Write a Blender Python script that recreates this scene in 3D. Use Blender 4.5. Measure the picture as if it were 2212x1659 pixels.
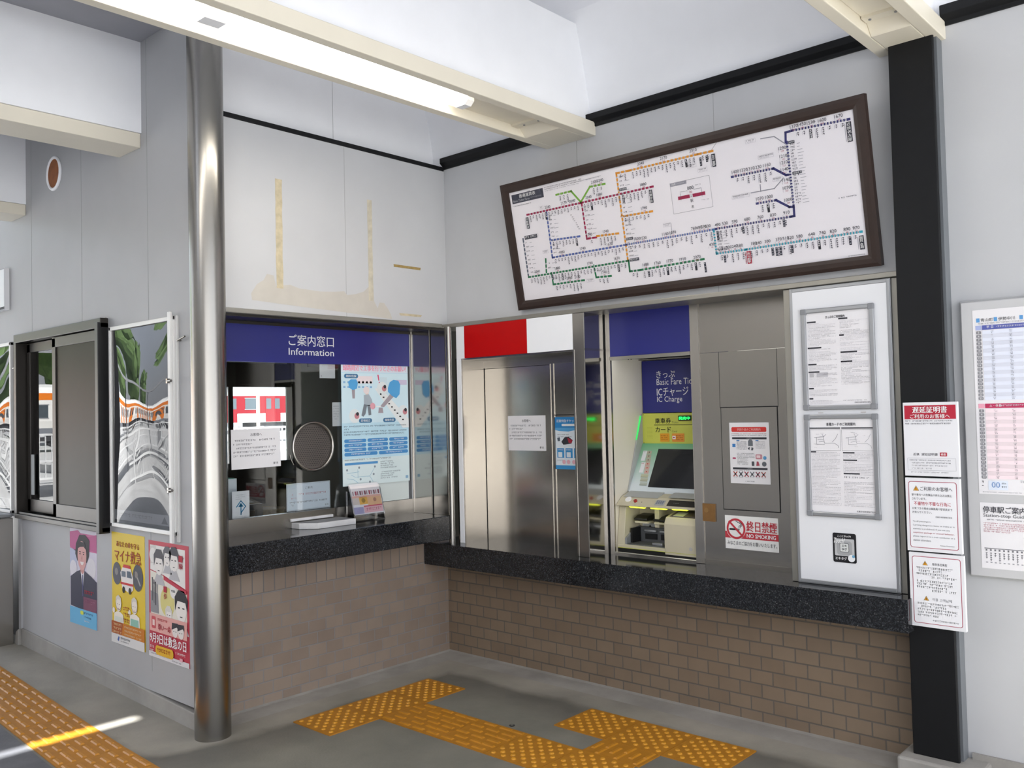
import bpy, math, random
from mathutils import Vector, Matrix

SC = bpy.context.scene
COL = SC.collection
for _o in list(bpy.data.objects):
    bpy.data.objects.remove(_o, do_unlink=True)

# ------------------------------------------------------------------ camera
CAM_POS = (4.15299, -3.94758, 1.50968)
YAW, PITCH, ROLL, FPX = -0.734837, 0.0303662, -0.0230273, 1927.95
def make_camera():
    f = Vector((math.cos(PITCH) * math.sin(YAW), math.cos(PITCH) * math.cos(YAW), math.sin(PITCH)))
    r = f.cross(Vector((0, 0, 1))).normalized()
    u = r.cross(f)
    r2 = r * math.cos(ROLL) + u * math.sin(ROLL)
    u2 = -r * math.sin(ROLL) + u * math.cos(ROLL)
    m = Matrix((r2, u2, -f)).transposed().to_4x4()
    m.translation = Vector(CAM_POS)
    cd = bpy.data.cameras.new('camera')
    cd.sensor_width = 36.0
    cd.lens = FPX / 2212 * 36.0
    cd.clip_start = 0.05
    cd.clip_end = 400
    co = bpy.data.objects.new('camera', cd)
    co.matrix_world = m
    COL.objects.link(co)
    SC.camera = co
make_camera()

# ------------------------------------------------------------------ light
SUN_DIR = Vector((0.50, -0.40, 0.75)).normalized()      # towards the sun
SKY_STRENGTH = 0.14
SUN_STRENGTH = 9.5
EXPOSURE = 1.42
TUBE_STRENGTH = 7.0
def make_world():
    w = bpy.data.worlds.new('sky')
    SC.world = w
    w.use_nodes = True
    nt = w.node_tree
    bg = nt.nodes['Background']
    sk = nt.nodes.new('ShaderNodeTexSky')
    sk.sky_type = 'NISHITA'
    sk.sun_disc = False
    sk.sun_elevation = math.asin(SUN_DIR.z)
    sk.sun_rotation = math.atan2(SUN_DIR.x, SUN_DIR.y)
    sk.air_density = 1.0
    sk.dust_density = 3.0
    mx = nt.nodes.new('ShaderNodeMix')          # bright hazy sky
    mx.data_type = 'RGBA'
    mx.inputs[0].default_value = 0.65
    nt.links.new(sk.outputs[0], mx.inputs[6])
    mx.inputs[7].default_value = (6.0, 6.3, 7.0, 1)
    nt.links.new(mx.outputs[2], bg.inputs[0])
    bg.inputs[1].default_value = SKY_STRENGTH
    ld = bpy.data.lights.new('sun', 'SUN')
    ld.energy = SUN_STRENGTH
    ld.angle = math.radians(0.53)
    ld.color = (1.0, 1.0, 1.0)
    lo = bpy.data.objects.new('sun', ld)
    lo.rotation_euler = SUN_DIR.to_track_quat('Z', 'Y').to_euler()
    lo.location = (12, -12, 14)
    COL.objects.link(lo)
make_world()
vs = SC.view_settings
vs.view_transform = 'Standard'
vs.look = 'None'
vs.gamma = 1
vs.use_curve_mapping = False
vs.exposure = EXPOSURE
SC.cycles.max_bounces = 8
SC.cycles.diffuse_bounces = 5
SC.cycles.glossy_bounces = 4
SC.cycles.transparent_max_bounces = 12
SC.cycles.sample_clamp_indirect = 6
SC.cycles.use_denoising = True

# ------------------------------------------------------------------ materials
def lin(h):
    h = h.lstrip('#')
    c = [int(h[i:i + 2], 16) / 255 for i in (0, 2, 4)]
    return tuple((x / 12.92 if x <= 0.04045 else ((x + 0.055) / 1.055) ** 2.4) for x in c) + (1,)

MATS = {}
def _new(name):
    m = bpy.data.materials.new(name)
    m.use_nodes = True
    return m, m.node_tree, m.node_tree.nodes['Principled BSDF']

def plain(name, hexa, rough=0.6, metal=0.0, spec=0.5, noise=0.04, scale=6.0, bump=0.0, bscale=60, coat=0.0):
    """a painted or printed surface: base colour with a faint procedural variation"""
    if name in MATS:
        return MATS[name]
    m, nt, b = _new(name)
    b.inputs['Roughness'].default_value = rough
    b.inputs['Metallic'].default_value = metal
    b.inputs['Specular IOR Level'].default_value = spec
    b.inputs['Coat Weight'].default_value = coat
    b.inputs['Coat Roughness'].default_value = 0.08
    c = lin(hexa)
    if noise > 0:
        tc = nt.nodes.new('ShaderNodeTexCoord')
        nz = nt.nodes.new('ShaderNodeTexNoise')
        nz.inputs['Scale'].default_value = scale
        nz.inputs['Detail'].default_value = 4
        nt.links.new(tc.outputs['Object'], nz.inputs['Vector'])
        cr = nt.nodes.new('ShaderNodeValToRGB')
        cr.color_ramp.elements[0].position = 0.3
        cr.color_ramp.elements[1].position = 0.7
        cr.color_ramp.elements[0].color = tuple(x * (1 - noise) for x in c[:3]) + (1,)
        cr.color_ramp.elements[1].color = tuple(min(1, x * (1 + noise)) for x in c[:3]) + (1,)
        nt.links.new(nz.outputs[0], cr.inputs[0])
        nt.links.new(cr.outputs[0], b.inputs['Base Color'])
    else:
        b.inputs['Base Color'].default_value = c
    if bump > 0:
        tc = nt.nodes.new('ShaderNodeTexCoord')
        n2 = nt.nodes.new('ShaderNodeTexNoise')
        n2.inputs['Scale'].default_value = bscale
        nt.links.new(tc.outputs['Object'], n2.inputs['Vector'])
        bp = nt.nodes.new('ShaderNodeBump')
        bp.inputs['Strength'].default_value = bump
        bp.inputs['Distance'].default_value = 0.01
        nt.links.new(n2.outputs[0], bp.inputs['Height'])
        nt.links.new(bp.outputs[0], b.inputs['Normal'])
    MATS[name] = m
    return m

def ink(hexa):
    return plain('ink_' + hexa, hexa, rough=0.55, noise=0, spec=0.3)

def steel(name, hexa='b5b2ac', rough=0.24, stretch=(3, 3, 120), var=0.05, warp=0.0):
    if name in MATS:
        return MATS[name]
    m, nt, b = _new(name)
    b.inputs['Metallic'].default_value = 1.0
    b.inputs['Base Color'].default_value = lin(hexa)
    tc = nt.nodes.new('ShaderNodeTexCoord')
    mp = nt.nodes.new('ShaderNodeMapping')
    mp.inputs['Scale'].default_value = stretch
    nz = nt.nodes.new('ShaderNodeTexNoise')
    nz.inputs['Scale'].default_value = 2.0
    nz.inputs['Detail'].default_value = 3
    nt.links.new(tc.outputs['Object'], mp.inputs[0])
    nt.links.new(mp.outputs[0], nz.inputs['Vector'])
    mr = nt.nodes.new('ShaderNodeMapRange')
    mr.inputs[3].default_value = rough - var / 2
    mr.inputs[4].default_value = rough + var / 2
    nt.links.new(nz.outputs[0], mr.inputs[0])
    nt.links.new(mr.outputs[0], b.inputs['Roughness'])
    bp = nt.nodes.new('ShaderNodeBump')
    bp.inputs['Strength'].default_value = 0.012
    bp.inputs['Distance'].default_value = 0.001
    nt.links.new(nz.outputs[0], bp.inputs['Height'])
    if warp > 0:
        n2 = nt.nodes.new('ShaderNodeTexNoise')
        n2.inputs['Scale'].default_value = 2.2
        nt.links.new(tc.outputs['Object'], n2.inputs['Vector'])
        b2 = nt.nodes.new('ShaderNodeBump')
        b2.inputs['Strength'].default_value = warp
        b2.inputs['Distance'].default_value = 0.02
        nt.links.new(n2.outputs[0], b2.inputs['Height'])
        nt.links.new(b2.outputs[0], bp.inputs['Normal'])
    nt.links.new(bp.outputs[0], b.inputs['Normal'])
    MATS[name] = m
    return m

def glass(name, tint='ffffff', ior=1.5, rough=0.0, tmix=1.0):
    """thin pane: clear transmission with Fresnel mirror reflection"""
    if name in MATS:
        return MATS[name]
    m, nt, b = _new(name)
    nt.nodes.remove(b)
    out = nt.nodes['Material Output']
    fr = nt.nodes.new('ShaderNodeFresnel')
    fr.inputs['IOR'].default_value = ior
    tr = nt.nodes.new('ShaderNodeBsdfTransparent')
    tr.inputs[0].default_value = lin(tint)
    gl = nt.nodes.new('ShaderNodeBsdfGlossy')
    gl.inputs['Roughness'].default_value = rough
    mx = nt.nodes.new('ShaderNodeMixShader')
    nt.links.new(fr.outputs[0], mx.inputs[0])
    nt.links.new(tr.outputs[0], mx.inputs[1])
    nt.links.new(gl.outputs[0], mx.inputs[2])
    nt.links.new(mx.outputs[0], out.inputs[0])
    MATS[name] = m
    return m

def emit(name, hexa, strength):
    if name in MATS:
        return MATS[name]
    m, nt, b = _new(name)
    b.inputs['Base Color'].default_value = lin(hexa)
    b.inputs['Emission Color'].default_value = lin(hexa)
    b.inputs['Emission Strength'].default_value = strength
    MATS[name] = m
    return m

def brick(name, axes, width, height, c1, c2, mortar, off=0.5, shift=(0, 0), msize=0.0038):
    """tile brick; axes = which object axes run along and up the wall"""
    if name in MATS:
        return MATS[name]
    m, nt, b = _new(name)
    ge = nt.nodes.new('ShaderNodeNewGeometry')
    sp = nt.nodes.new('ShaderNodeSeparateXYZ')
    nt.links.new(ge.outputs['Position'], sp.inputs[0])
    cb = nt.nodes.new('ShaderNodeCombineXYZ')
    for k in (0, 1):
        ad = nt.nodes.new('ShaderNodeMath')
        ad.inputs[1].default_value = shift[k] + 50 * (width if k == 0 else height)
        nt.links.new(sp.outputs[axes[k]], ad.inputs[0])
        nt.links.new(ad.outputs[0], cb.inputs[k])
    bt = nt.nodes.new('ShaderNodeTexBrick')
    bt.offset = off
    bt.inputs['Color1'].default_value = lin(c1)
    bt.inputs['Color2'].default_value = lin(c2)
    bt.inputs['Mortar'].default_value = lin(mortar)
    bt.inputs['Scale'].default_value = 1.0
    bt.inputs['Mortar Size'].default_value = msize
    bt.inputs['Mortar Smooth'].default_value = 0.3
    bt.inputs['Brick Width'].default_value = width
    bt.inputs['Row Height'].default_value = height
    nt.links.new(cb.outputs[0], bt.inputs['Vector'])
    nz = nt.nodes.new('ShaderNodeTexNoise')
    nz.inputs['Scale'].default_value = 9
    nz.inputs['Detail'].default_value = 5
    nt.links.new(ge.outputs['Position'], nz.inputs['Vector'])
    mx = nt.nodes.new('ShaderNodeMix')
    mx.data_type = 'RGBA'
    mx.blend_type = 'MULTIPLY'
    mx.inputs[0].default_value = 0.22
    nt.links.new(bt.outputs['Color'], mx.inputs[6])
    nt.links.new(nz.outputs[0], mx.inputs[7])
    nt.links.new(mx.outputs[2], b.inputs['Base Color'])
    b.inputs['Roughness'].default_value = 0.55
    bp = nt.nodes.new('ShaderNodeBump')
    bp.inputs['Strength'].default_value = 0.6
    bp.inputs['Distance'].default_value = 0.004
    bp.invert = True
    nt.links.new(bt.outputs['Fac'], bp.inputs['Height'])
    nt.links.new(bp.outputs[0], b.inputs['Normal'])
    MATS[name] = m
    return m

def granite():
    if 'granite' in MATS:
        return MATS['granite']
    m, nt, b = _new('granite')
    ge = nt.nodes.new('ShaderNodeNewGeometry')
    v = nt.nodes.new('ShaderNodeTexVoronoi')
    v.inputs['Scale'].default_value = 260
    nt.links.new(ge.outputs['Position'], v.inputs['Vector'])
    cr = nt.nodes.new('ShaderNodeValToRGB')
    e = cr.color_ramp.elements
    e[0].position = 0.0
    e[0].color = lin('101112')
    e[1].position = 1.0
    e[1].color = lin('6a6a6a')
    for p, c in ((0.45, '1b1c1e'), (0.7, '2b2d31'), (0.88, '3f4043')):
        x = e.new(p)
        x.color = lin(c)
    nt.links.new(v.outputs['Color'], cr.inputs[0])
    nt.links.new(cr.outputs[0], b.inputs['Base Color'])
    b.inputs['Roughness'].default_value = 0.09
    MATS['granite'] = m
    return m

def concrete(name, a, bcol, scale=1.6, streak=None):
    if name in MATS:
        return MATS[name]
    m, nt, b = _new(name)
    ge = nt.nodes.new('ShaderNodeNewGeometry')
    n1 = nt.nodes.new('ShaderNodeTexNoise')
    n1.inputs['Scale'].default_value = scale
    n1.inputs['Detail'].default_value = 8
    n1.inputs['Roughness'].default_value = 0.62
    nt.links.new(ge.outputs['Position'], n1.inputs['Vector'])
    cr = nt.nodes.new('ShaderNodeValToRGB')
    cr.color_ramp.elements[0].position = 0.35
    cr.color_ramp.elements[1].position = 0.68
    cr.color_ramp.elements[0].color = lin(a)
    cr.color_ramp.elements[1].color = lin(bcol)
    nt.links.new(n1.outputs[0], cr.inputs[0])
    nt.links.new(cr.outputs[0], b.inputs['Base Color'])
    n2 = nt.nodes.new('ShaderNodeTexNoise')
    n2.inputs['Scale'].default_value = 90
    nt.links.new(ge.outputs['Position'], n2.inputs['Vector'])
    bp = nt.nodes.new('ShaderNodeBump')
    bp.inputs['Strength'].default_value = 0.15
    bp.inputs['Distance'].default_value = 0.005
    nt.links.new(n2.outputs[0], bp.inputs['Height'])
    nt.links.new(bp.outputs[0], b.inputs['Normal'])
    b.inputs['Roughness'].default_value = 0.62
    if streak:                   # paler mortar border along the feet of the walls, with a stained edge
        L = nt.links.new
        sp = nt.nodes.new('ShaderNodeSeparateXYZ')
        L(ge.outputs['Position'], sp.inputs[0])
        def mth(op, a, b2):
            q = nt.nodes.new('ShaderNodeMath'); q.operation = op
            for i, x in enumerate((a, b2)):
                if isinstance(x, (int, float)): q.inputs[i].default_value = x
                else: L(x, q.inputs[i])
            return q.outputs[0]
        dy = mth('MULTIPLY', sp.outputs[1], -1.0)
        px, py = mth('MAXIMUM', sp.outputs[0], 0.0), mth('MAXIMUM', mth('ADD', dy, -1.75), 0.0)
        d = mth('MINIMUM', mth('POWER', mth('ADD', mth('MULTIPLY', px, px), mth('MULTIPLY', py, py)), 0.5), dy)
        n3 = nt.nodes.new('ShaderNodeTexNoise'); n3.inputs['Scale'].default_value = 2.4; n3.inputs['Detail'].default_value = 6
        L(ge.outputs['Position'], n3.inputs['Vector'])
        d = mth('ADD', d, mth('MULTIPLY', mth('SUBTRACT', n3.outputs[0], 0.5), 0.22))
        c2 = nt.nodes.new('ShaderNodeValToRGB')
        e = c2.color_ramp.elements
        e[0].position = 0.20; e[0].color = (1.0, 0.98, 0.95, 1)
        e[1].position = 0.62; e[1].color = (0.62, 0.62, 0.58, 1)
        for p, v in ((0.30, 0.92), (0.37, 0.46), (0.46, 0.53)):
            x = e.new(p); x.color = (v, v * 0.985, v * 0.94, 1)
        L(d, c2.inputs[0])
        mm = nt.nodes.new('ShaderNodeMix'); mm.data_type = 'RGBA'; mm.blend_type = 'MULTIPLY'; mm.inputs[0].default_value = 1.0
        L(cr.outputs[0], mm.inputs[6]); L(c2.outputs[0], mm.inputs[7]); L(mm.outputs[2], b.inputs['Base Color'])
    MATS[name] = m
    return m

def leafy(name, a, c):
    if name in MATS:
        return MATS[name]
    m, nt, b = _new(name)
    ge = nt.nodes.new('ShaderNodeNewGeometry')
    n1 = nt.nodes.new('ShaderNodeTexNoise')
    n1.inputs['Scale'].default_value = 2.5
    n1.inputs['Detail'].default_value = 8
    nt.links.new(ge.outputs['Position'], n1.inputs['Vector'])
    cr = nt.nodes.new('ShaderNodeValToRGB')
    cr.color_ramp.elements[0].color = lin(a)
    cr.color_ramp.elements[1].color = lin(c)
    nt.links.new(n1.outputs[0], cr.inputs[0])
    nt.links.new(cr.outputs[0], b.inputs['Base Color'])
    b.inputs['Roughness'].default_value = 0.8
    MATS[name] = m
    return m

M = dict(
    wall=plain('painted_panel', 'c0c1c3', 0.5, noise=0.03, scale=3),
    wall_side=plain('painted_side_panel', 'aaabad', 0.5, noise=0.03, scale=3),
    white=plain('white_paint', 'f3f4f7', 0.45, noise=0.015),
    ceil=plain('soffit_grey', 'a2a3aa', 0.6, noise=0.03),
    cream=plain('cream_paint', 'e3dccb', 0.4, noise=0.02),
    black=plain('black_paint', '131416', 0.5, spec=0.25, noise=0.08, scale=20),
    dark=plain('dark_gap', '0d0d0e', 0.6, noise=0),
    bronze=plain('dark_bronze_aluminium', '3a3734', 0.35, metal=0.6, noise=0.05),
    alu=plain('matt_aluminium', 'a6a8ab', 0.35, metal=0.7, noise=0.03),
    grey=plain('grey_plastic', '85878b', 0.45, noise=0.03),
    paper=plain('paper', 'e6e4e6', 0.6, noise=0.01, spec=0.3),
    board=plain('white_board', 'e2e3e6', 0.3, noise=0.01),
    seam=plain('panel_seam', '9a9b9b', 0.7, noise=0),
    steel=steel('brushed_steel', '9e9a94', 0.26),
    steelv=steel('brushed_steel_upright', 'aeaaa4', 0.24, (220, 220, 4)),
    mirror=steel('polished_steel', 'b4b1ac', 0.12, (4, 4, 120), 0.06, 0.05),
    door=steel('door_steel', 'b9b4ac', 0.2, (4, 4, 90), 0.05, 0.035),
    pole=steel('pole_steel', '989590', 0.25, (30, 30, 1.5), 0.05),
    gutter=plain('steel_angle', '9b9890', 0.4, metal=0.75, noise=0.06),
    red=plain('red_sign', 'b80404', 0.4, spec=0.2, noise=0.01),
    blue=plain('blue_sign', '23287a', 0.35, noise=0.01),
    granite=granite(),
    conc=concrete('concrete_floor', '87857e', 'a39f96', streak=True),
    conc2=concrete('concrete_kerb', '8d8a85', 'a5a29c', 3),
    deck=concrete('outdoor_paving', 'b4b3b0', 'cfcfcc', 0.8),
    pane=glass('window_glass', 'fafcfc'),
    acrylic=glass('acrylic_sheet', 'ffffff', 1.45),
    clear=glass('clear_plastic', 'f4f6f8', 1.4),
    asphalt=concrete('asphalt', '55565a', '6c6d70', 4),
    tactile=plain('tactile_yellow', 'ac731a', 0.5, noise=0.10, scale=14),
    wood=plain('brown_moulding', '2e1f18', 0.4, noise=0.12, scale=18),
)

# ------------------------------------------------------------------ mesh building
WORLD = {}
TEXT = {}
def text_geo(s, bold):
    k = (s, bold)
    if k not in TEXT:
        cu = bpy.data.curves.new('t', 'FONT')
        cu.body = s
        cu.resolution_u = 2
        if bold:
            cu.offset = bold
        ob = bpy.data.objects.new('t', cu)
        me = bpy.data.meshes.new_from_object(ob)
        vs_ = [(v.co.x, v.co.y) for v in me.vertices]
        fs_ = [tuple(p.vertices) for p in me.polygons]
        bpy.data.objects.remove(ob)
        bpy.data.curves.remove(cu)
        bpy.data.meshes.remove(me)
        TEXT[k] = (vs_, fs_)
    return TEXT[k]

class MB:
    def __init__(self):
        self.v, self.f, self.mi, self.sm, self.mats = [], [], [], [], []
    def slot(self, m):
        if m not in self.mats:
            self.mats.append(m)
        return self.mats.index(m)
    def add(self, vs_, fs_, m, smooth=False):
        n = len(self.v)
        s = self.slot(m)
        self.v += [tuple(x) for x in vs_]
        for f in fs_:
            self.f.append(tuple(i + n for i in f))
            self.mi.append(s)
            self.sm.append(smooth)
        return self
    def box(self, x0, y0, z0, x1, y1, z1, m):
        x0, x1 = sorted((x0, x1)); y0, y1 = sorted((y0, y1)); z0, z1 = sorted((z0, z1))
        vs_ = [(x, y, z) for z in (z0, z1) for y in (y0, y1) for x in (x0, x1)]
        return self.add(vs_, [(0, 2, 3, 1), (4, 5, 7, 6), (0, 1, 5, 4), (2, 6, 7, 3), (0, 4, 6, 2), (1, 3, 7, 5)], m)
    def prism(self, prof, a0, a1, m, axis='x'):
        """profile (2-D) swept along an axis: x -> (y,z), y -> (x,z), z -> (x,y)"""
        put = {'x': lambda a, p: (a, p[0], p[1]), 'y': lambda a, p: (p[0], a, p[1]), 'z': lambda a, p: (p[0], p[1], a)}[axis]
        ar = sum(prof[i][0] * prof[(i + 1) % len(prof)][1] - prof[(i + 1) % len(prof)][0] * prof[i][1] for i in range(len(prof)))
        if (ar < 0) != (axis == 'y'):
            prof = prof[::-1]
        n = len(prof)
        vs_ = [put(a0, p) for p in prof] + [put(a1, p) for p in prof]
        fs_ = [tuple(range(n - 1, -1, -1)), tuple(range(n, 2 * n))]
        fs_ += [(i, (i + 1) % n, n + (i + 1) % n, n + i) for i in range(n)]
        return self.add(vs_, fs_, m)
    def cyl(self, p0, p1, r, m, n=24, r1=None, caps=True):
        p0, p1 = Vector(p0), Vector(p1)
        d = (p1 - p0).normalized()
        a = d.orthogonal().normalized()
        b = d.cross(a)
        r1 = r if r1 is None else r1
        k = len(self.v)
        ring = [(math.cos(2 * math.pi * i / n), math.sin(2 * math.pi * i / n)) for i in range(n)]
        vs_ = [p0 + (a * c + b * s) * r for c, s in ring] + [p1 + (a * c + b * s) * r1 for c, s in ring]
        self.add(vs_, [(i, (i + 1) % n, n + (i + 1) % n, n + i) for i in range(n)], m, True)
        if caps:
            self.add(vs_[:n], [tuple(range(n - 1, -1, -1))], m)
            self.add(vs_[n:], [tuple(range(n))], m)
        return self
    def tube(self, pts, r, m, n=10):
        for a, b in zip(pts, pts[1:]):
            self.cyl(a, b, r, m, n)
        return self
    def torus(self, c, ax, R, r, m, n=48, k=12):
        ax = Vector(ax).normalized()
        a = ax.orthogonal().normalized()
        b = ax.cross(a)
        c = Vector(c)
        vs_ = []
        for i in range(n):
            t = 2 * math.pi * i / n
            d = a * math.cos(t) + b * math.sin(t)
            for j in range(k):
                q = 2 * math.pi * j / k
                vs_.append(c + d * (R + r * math.cos(q)) + ax * r * math.sin(q))
        fs_ = [(i * k + j, ((i + 1) % n) * k + j, ((i + 1) % n) * k + (j + 1) % k, i * k + (j + 1) % k) for i in range(n) for j in range(k)]
        return self.add(vs_, fs_, m, True)
    def build(self, name, parent=None, bevel=0.0, origin=None):
        xs, ys, zs = zip(*self.v)
        o0 = origin or ((min(xs) + max(xs)) / 2, (min(ys) + max(ys)) / 2, min(zs))
        me = bpy.data.meshes.new(name)
        me.from_pydata([(x - o0[0], y - o0[1], z - o0[2]) for x, y, z in self.v], [], self.f)
        for m in self.mats:
            me.materials.append(m)
        me.polygons.foreach_set('material_index', self.mi)
        me.polygons.foreach_set('use_smooth', self.sm)
        me.update()
        o = bpy.data.objects.new(name, me)
        COL.objects.link(o)
        place(o, o0, parent)
        if bevel:
            bv = o.modifiers.new('soft_edges', 'BEVEL')
            bv.width = bevel
            bv.segments = 2
            bv.limit_method = 'ANGLE'
            bv.angle_limit = math.radians(40)
        return o

def place(o, w, parent=None):
    WORLD[o] = Vector(w)
    if parent is not None:
        o.parent = parent
        o.location = Vector(w) - WORLD[parent]
    else:
        o.location = w
    return o
def empty(name, loc):
    o = bpy.data.objects.new(name, None)
    o.empty_display_size = 0.1
    COL.objects.link(o)
    return place(o, loc)
def tag(o, label, cat, group=None):
    o['label'] = label
    o['category'] = cat
    if group:
        o['group'] = group
    return o
def struct(o):
    o['kind'] = 'structure'
    return o

class Sheet(MB):
    """flat print on a plane: u to the right, v down, both in metres from the top left corner"""
    def __init__(self, side, a, z, d, tilt=None):
        super().__init__()
        if side == 'B':      # faces -Y
            self.o, self.U, self.D, self.N = Vector((a, d, z)), Vector((1, 0, 0)), Vector((0, 0, -1)), Vector((0, -1, 0))
        elif side == 'A':    # faces +X
            self.o, self.U, self.D, self.N = Vector((d, a, z)), Vector((0, 1, 0)), Vector((0, 0, -1)), Vector((1, 0, 0))
        elif side == 'T':    # given axes
            self.o, self.U, self.D = Vector(a), Vector(z).normalized(), Vector(d).normalized()
            self.N = self.D.cross(self.U)
    def P(self, u, v, l=1):
        return self.o + self.U * u + self.D * v + self.N * (l * 0.0005)
    def poly(self, pts, m, l=1):
        ar = sum(pts[i][0] * pts[(i + 1) % len(pts)][1] - pts[(i + 1) % len(pts)][0] * pts[i][1] for i in range(len(pts)))
        if ar > 0:
            pts = pts[::-1]
        return self.add([self.P(u, v, l) for u, v in pts], [tuple(range(len(pts)))], m)
    def rect(self, u, v, w, h, m, l=1):
        return self.poly([(u, v), (u, v + h), (u + w, v + h), (u + w, v)], m, l)
    def rrect(self, u, v, w, h, r, m, l=1, n=5):
        pts = []
        for cx, cy, a0 in ((u + w - r, v + r, -90), (u + w - r, v + h - r, 0), (u + r, v + h - r, 90), (u + r, v + r, 180)):
            for i in range(n + 1):
                t = math.radians(a0 + 90 * i / n)
                pts.append((cx + r * math.cos(t), cy + r * math.sin(t)))
        return self.poly(pts, m, l)
    def frame(self, u, v, w, h, t, m, l=1):
        self.rect(u, v, w, t, m, l); self.rect(u, v + h - t, w, t, m, l)
        self.rect(u, v + t, t, h - 2 * t, m, l); return self.rect(u + w - t, v + t, t, h - 2 * t, m, l)
    def disc(self, u, v, r, m, l=1, ry=None, n=24):
        ry = ry or r
        return self.poly([(u + r * math.cos(2 * math.pi * i / n), v + ry * math.sin(2 * math.pi * i / n)) for i in range(n)], m, l)
    def ring(self, u, v, r, t, m, l=1, n=32):
        vs_, fs_ = [], []
        for i in range(n):
            c, s = math.cos(2 * math.pi * i / n), math.sin(2 * math.pi * i / n)
            vs_ += [self.P(u + r * c, v + r * s, l), self.P(u + (r - t) * c, v + (r - t) * s, l)]
        for i in range(n):
            j = (i + 1) % n
            fs_.append((2 * i, 2 * i + 1, 2 * j + 1, 2 * j))
        return self.add(vs_, fs_, m)
    def line(self, pts, w, m, l=1):
        for (a, b), (c, d) in zip(pts, pts[1:]):
            L = math.hypot(c - a, d - b) or 1e-6
            ex, ey = (c - a) / L * w / 2, (d - b) / L * w / 2
            self.poly([(a - ex - ey, b - ey + ex), (c + ex - ey, d + ey + ex), (c + ex + ey, d + ey - ex), (a - ex + ey, b - ey - ex)], m, l)
        return self
    def text(self, s, u, v, m, h=None, w=None, l=2, bold=0.0, align='l', rot=False, slant=0.0):
        """text fitted to height h and/or width w, top left (or top centre / right) at (u, v)"""
        if bold:                     # heavier stroke: the same characters printed twice more, a hair apart
            d_ = bold * 1.1 * (h or w / max(1, len(s)))
            self.text(s, u - d_, v, m, h, w, l + 1, 0.0, align, rot, slant)
            self.text(s, u + d_, v, m, h, w, l + 2, 0.0, align, rot, slant)
        vs_, fs_ = text_geo(s, 0.0)
        if not vs_:
            return self
        x0 = min(p[0] for p in vs_); x1 = max(p[0] for p in vs_)
        y0 = min(p[1] for p in vs_); y1 = max(p[1] for p in vs_)
        bw, bh = x1 - x0, y1 - y0
        if rot:                      # reads downwards, turned 90 degrees
            k = (w / bh) if w else (h / bw)
            kx = (h / bw) if h else k
            pts = [(u + (y1 - y) * 0 + (y - y0) * -k + bh * k, v + (x - x0) * kx) for x, y in vs_]
        else:
            ky = (h / bh) if h else None
            kx = (w / bw) if w else ky
            ky = ky or kx
            off = {'l': 0, 'c': -bw * kx / 2, 'r': -bw * kx}[align]
            pts = [(u + off + (x - x0) * kx + (y - y0) * slant * ky, v + (y1 - y) * ky) for x, y in vs_]
        return self.add([self.P(a, b, l) for a, b in pts], fs_, m)
    def vtext(self, s, u, v, m, cw, h, l=2, bold=0.0):
        """upright characters stacked downwards in a column of width cw and height h"""
        n = len(s)
        for i, ch in enumerate(s):
            self.text(ch, u + cw * 0.05, v + h * (i + 0.06) / n, m, h=h / n * 0.86, w=cw * 0.9, l=l, bold=bold)
        return self
    def fine(self, u, v, w, h, m, rnd, l=2, fill=0.55):
        """one line of print too small to read: short strokes, one cluster per character"""
        x = u
        while x < u + w - h * 0.5:
            cw = h * rnd.uniform(0.55, 0.95)
            if rnd.random() > 0.07:
                self.rect(x, v + h * rnd.uniform(0, .2), cw * 0.8, h * 0.22, m, l)
                if rnd.random() > 0.3:
                    self.rect(x + cw * rnd.uniform(0.1, 0.5), v, h * 0.2, h * fill * 1.6, m, l)
                if rnd.random() > 0.4:
                    self.rect(x, v + h * 0.68, cw * 0.75, h * 0.2, m, l)
            x += cw + h * 0.12
        return self
    def para(self, u, v, w, n, pitch, h, m, rnd, l=2, last=0.6):
        for i in range(n):
            self.fine(u, v + i * pitch, w if i < n - 1 else w * last, h, m, rnd, l)
        return self
    def slab(self, u, v, w, h, t, m, l=0):
        """a sheet with thickness t standing on the plane"""
        a = [self.P(u, v, l), self.P(u, v + h, l), self.P(u + w, v + h, l), self.P(u + w, v, l)]
        b = [p + self.N * t for p in a]
        self.add(a + b, [(0, 3, 2, 1), (4, 5, 6, 7), (0, 1, 5, 4), (1, 2, 6, 5), (2, 3, 7, 6), (3, 0, 4, 7)], m)
        return self
    def lift(self, t):
        s = Sheet.__new__(Sheet)
        MB.__init__(s)
        s.o, s.U, s.D, s.N = self.o + self.N * t, self.U, self.D, self.N
        return s

def poster(name, side, a, z, d, w, h, m, t=0.0012):
    """paper sheet as its own object; returns (object, Sheet for its printing)"""
    s = Sheet(side, a, z, d)
    s.slab(0, 0, w, h, t, m)
    o = s.build(name)
    return o, s.lift(t)
rnd = random.Random(7)
K = dict(k=ink('1c1c20'), dk=ink('3a3a40'), g=ink('77777c'), lg=ink('a5a5aa'), w=ink('f2f2f2'), r=ink('b5232f'), pr=ink('c23450'), b=ink('2f6fb5'), y=ink('e8c72a'), o=ink('d9861f'))

# ================================================================== SETTING
ZC = 3.53                         # low soffit over the side wall
ZB = 3.60                         # top of the tie beams in the high hall
ZR = 4.90                         # roof of the high hall
YC = -1.75                        # plane of the side wall
def fz(x):                        # the paving rises a little towards the platform
    return max(0.0, -0.027 * x)

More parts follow.
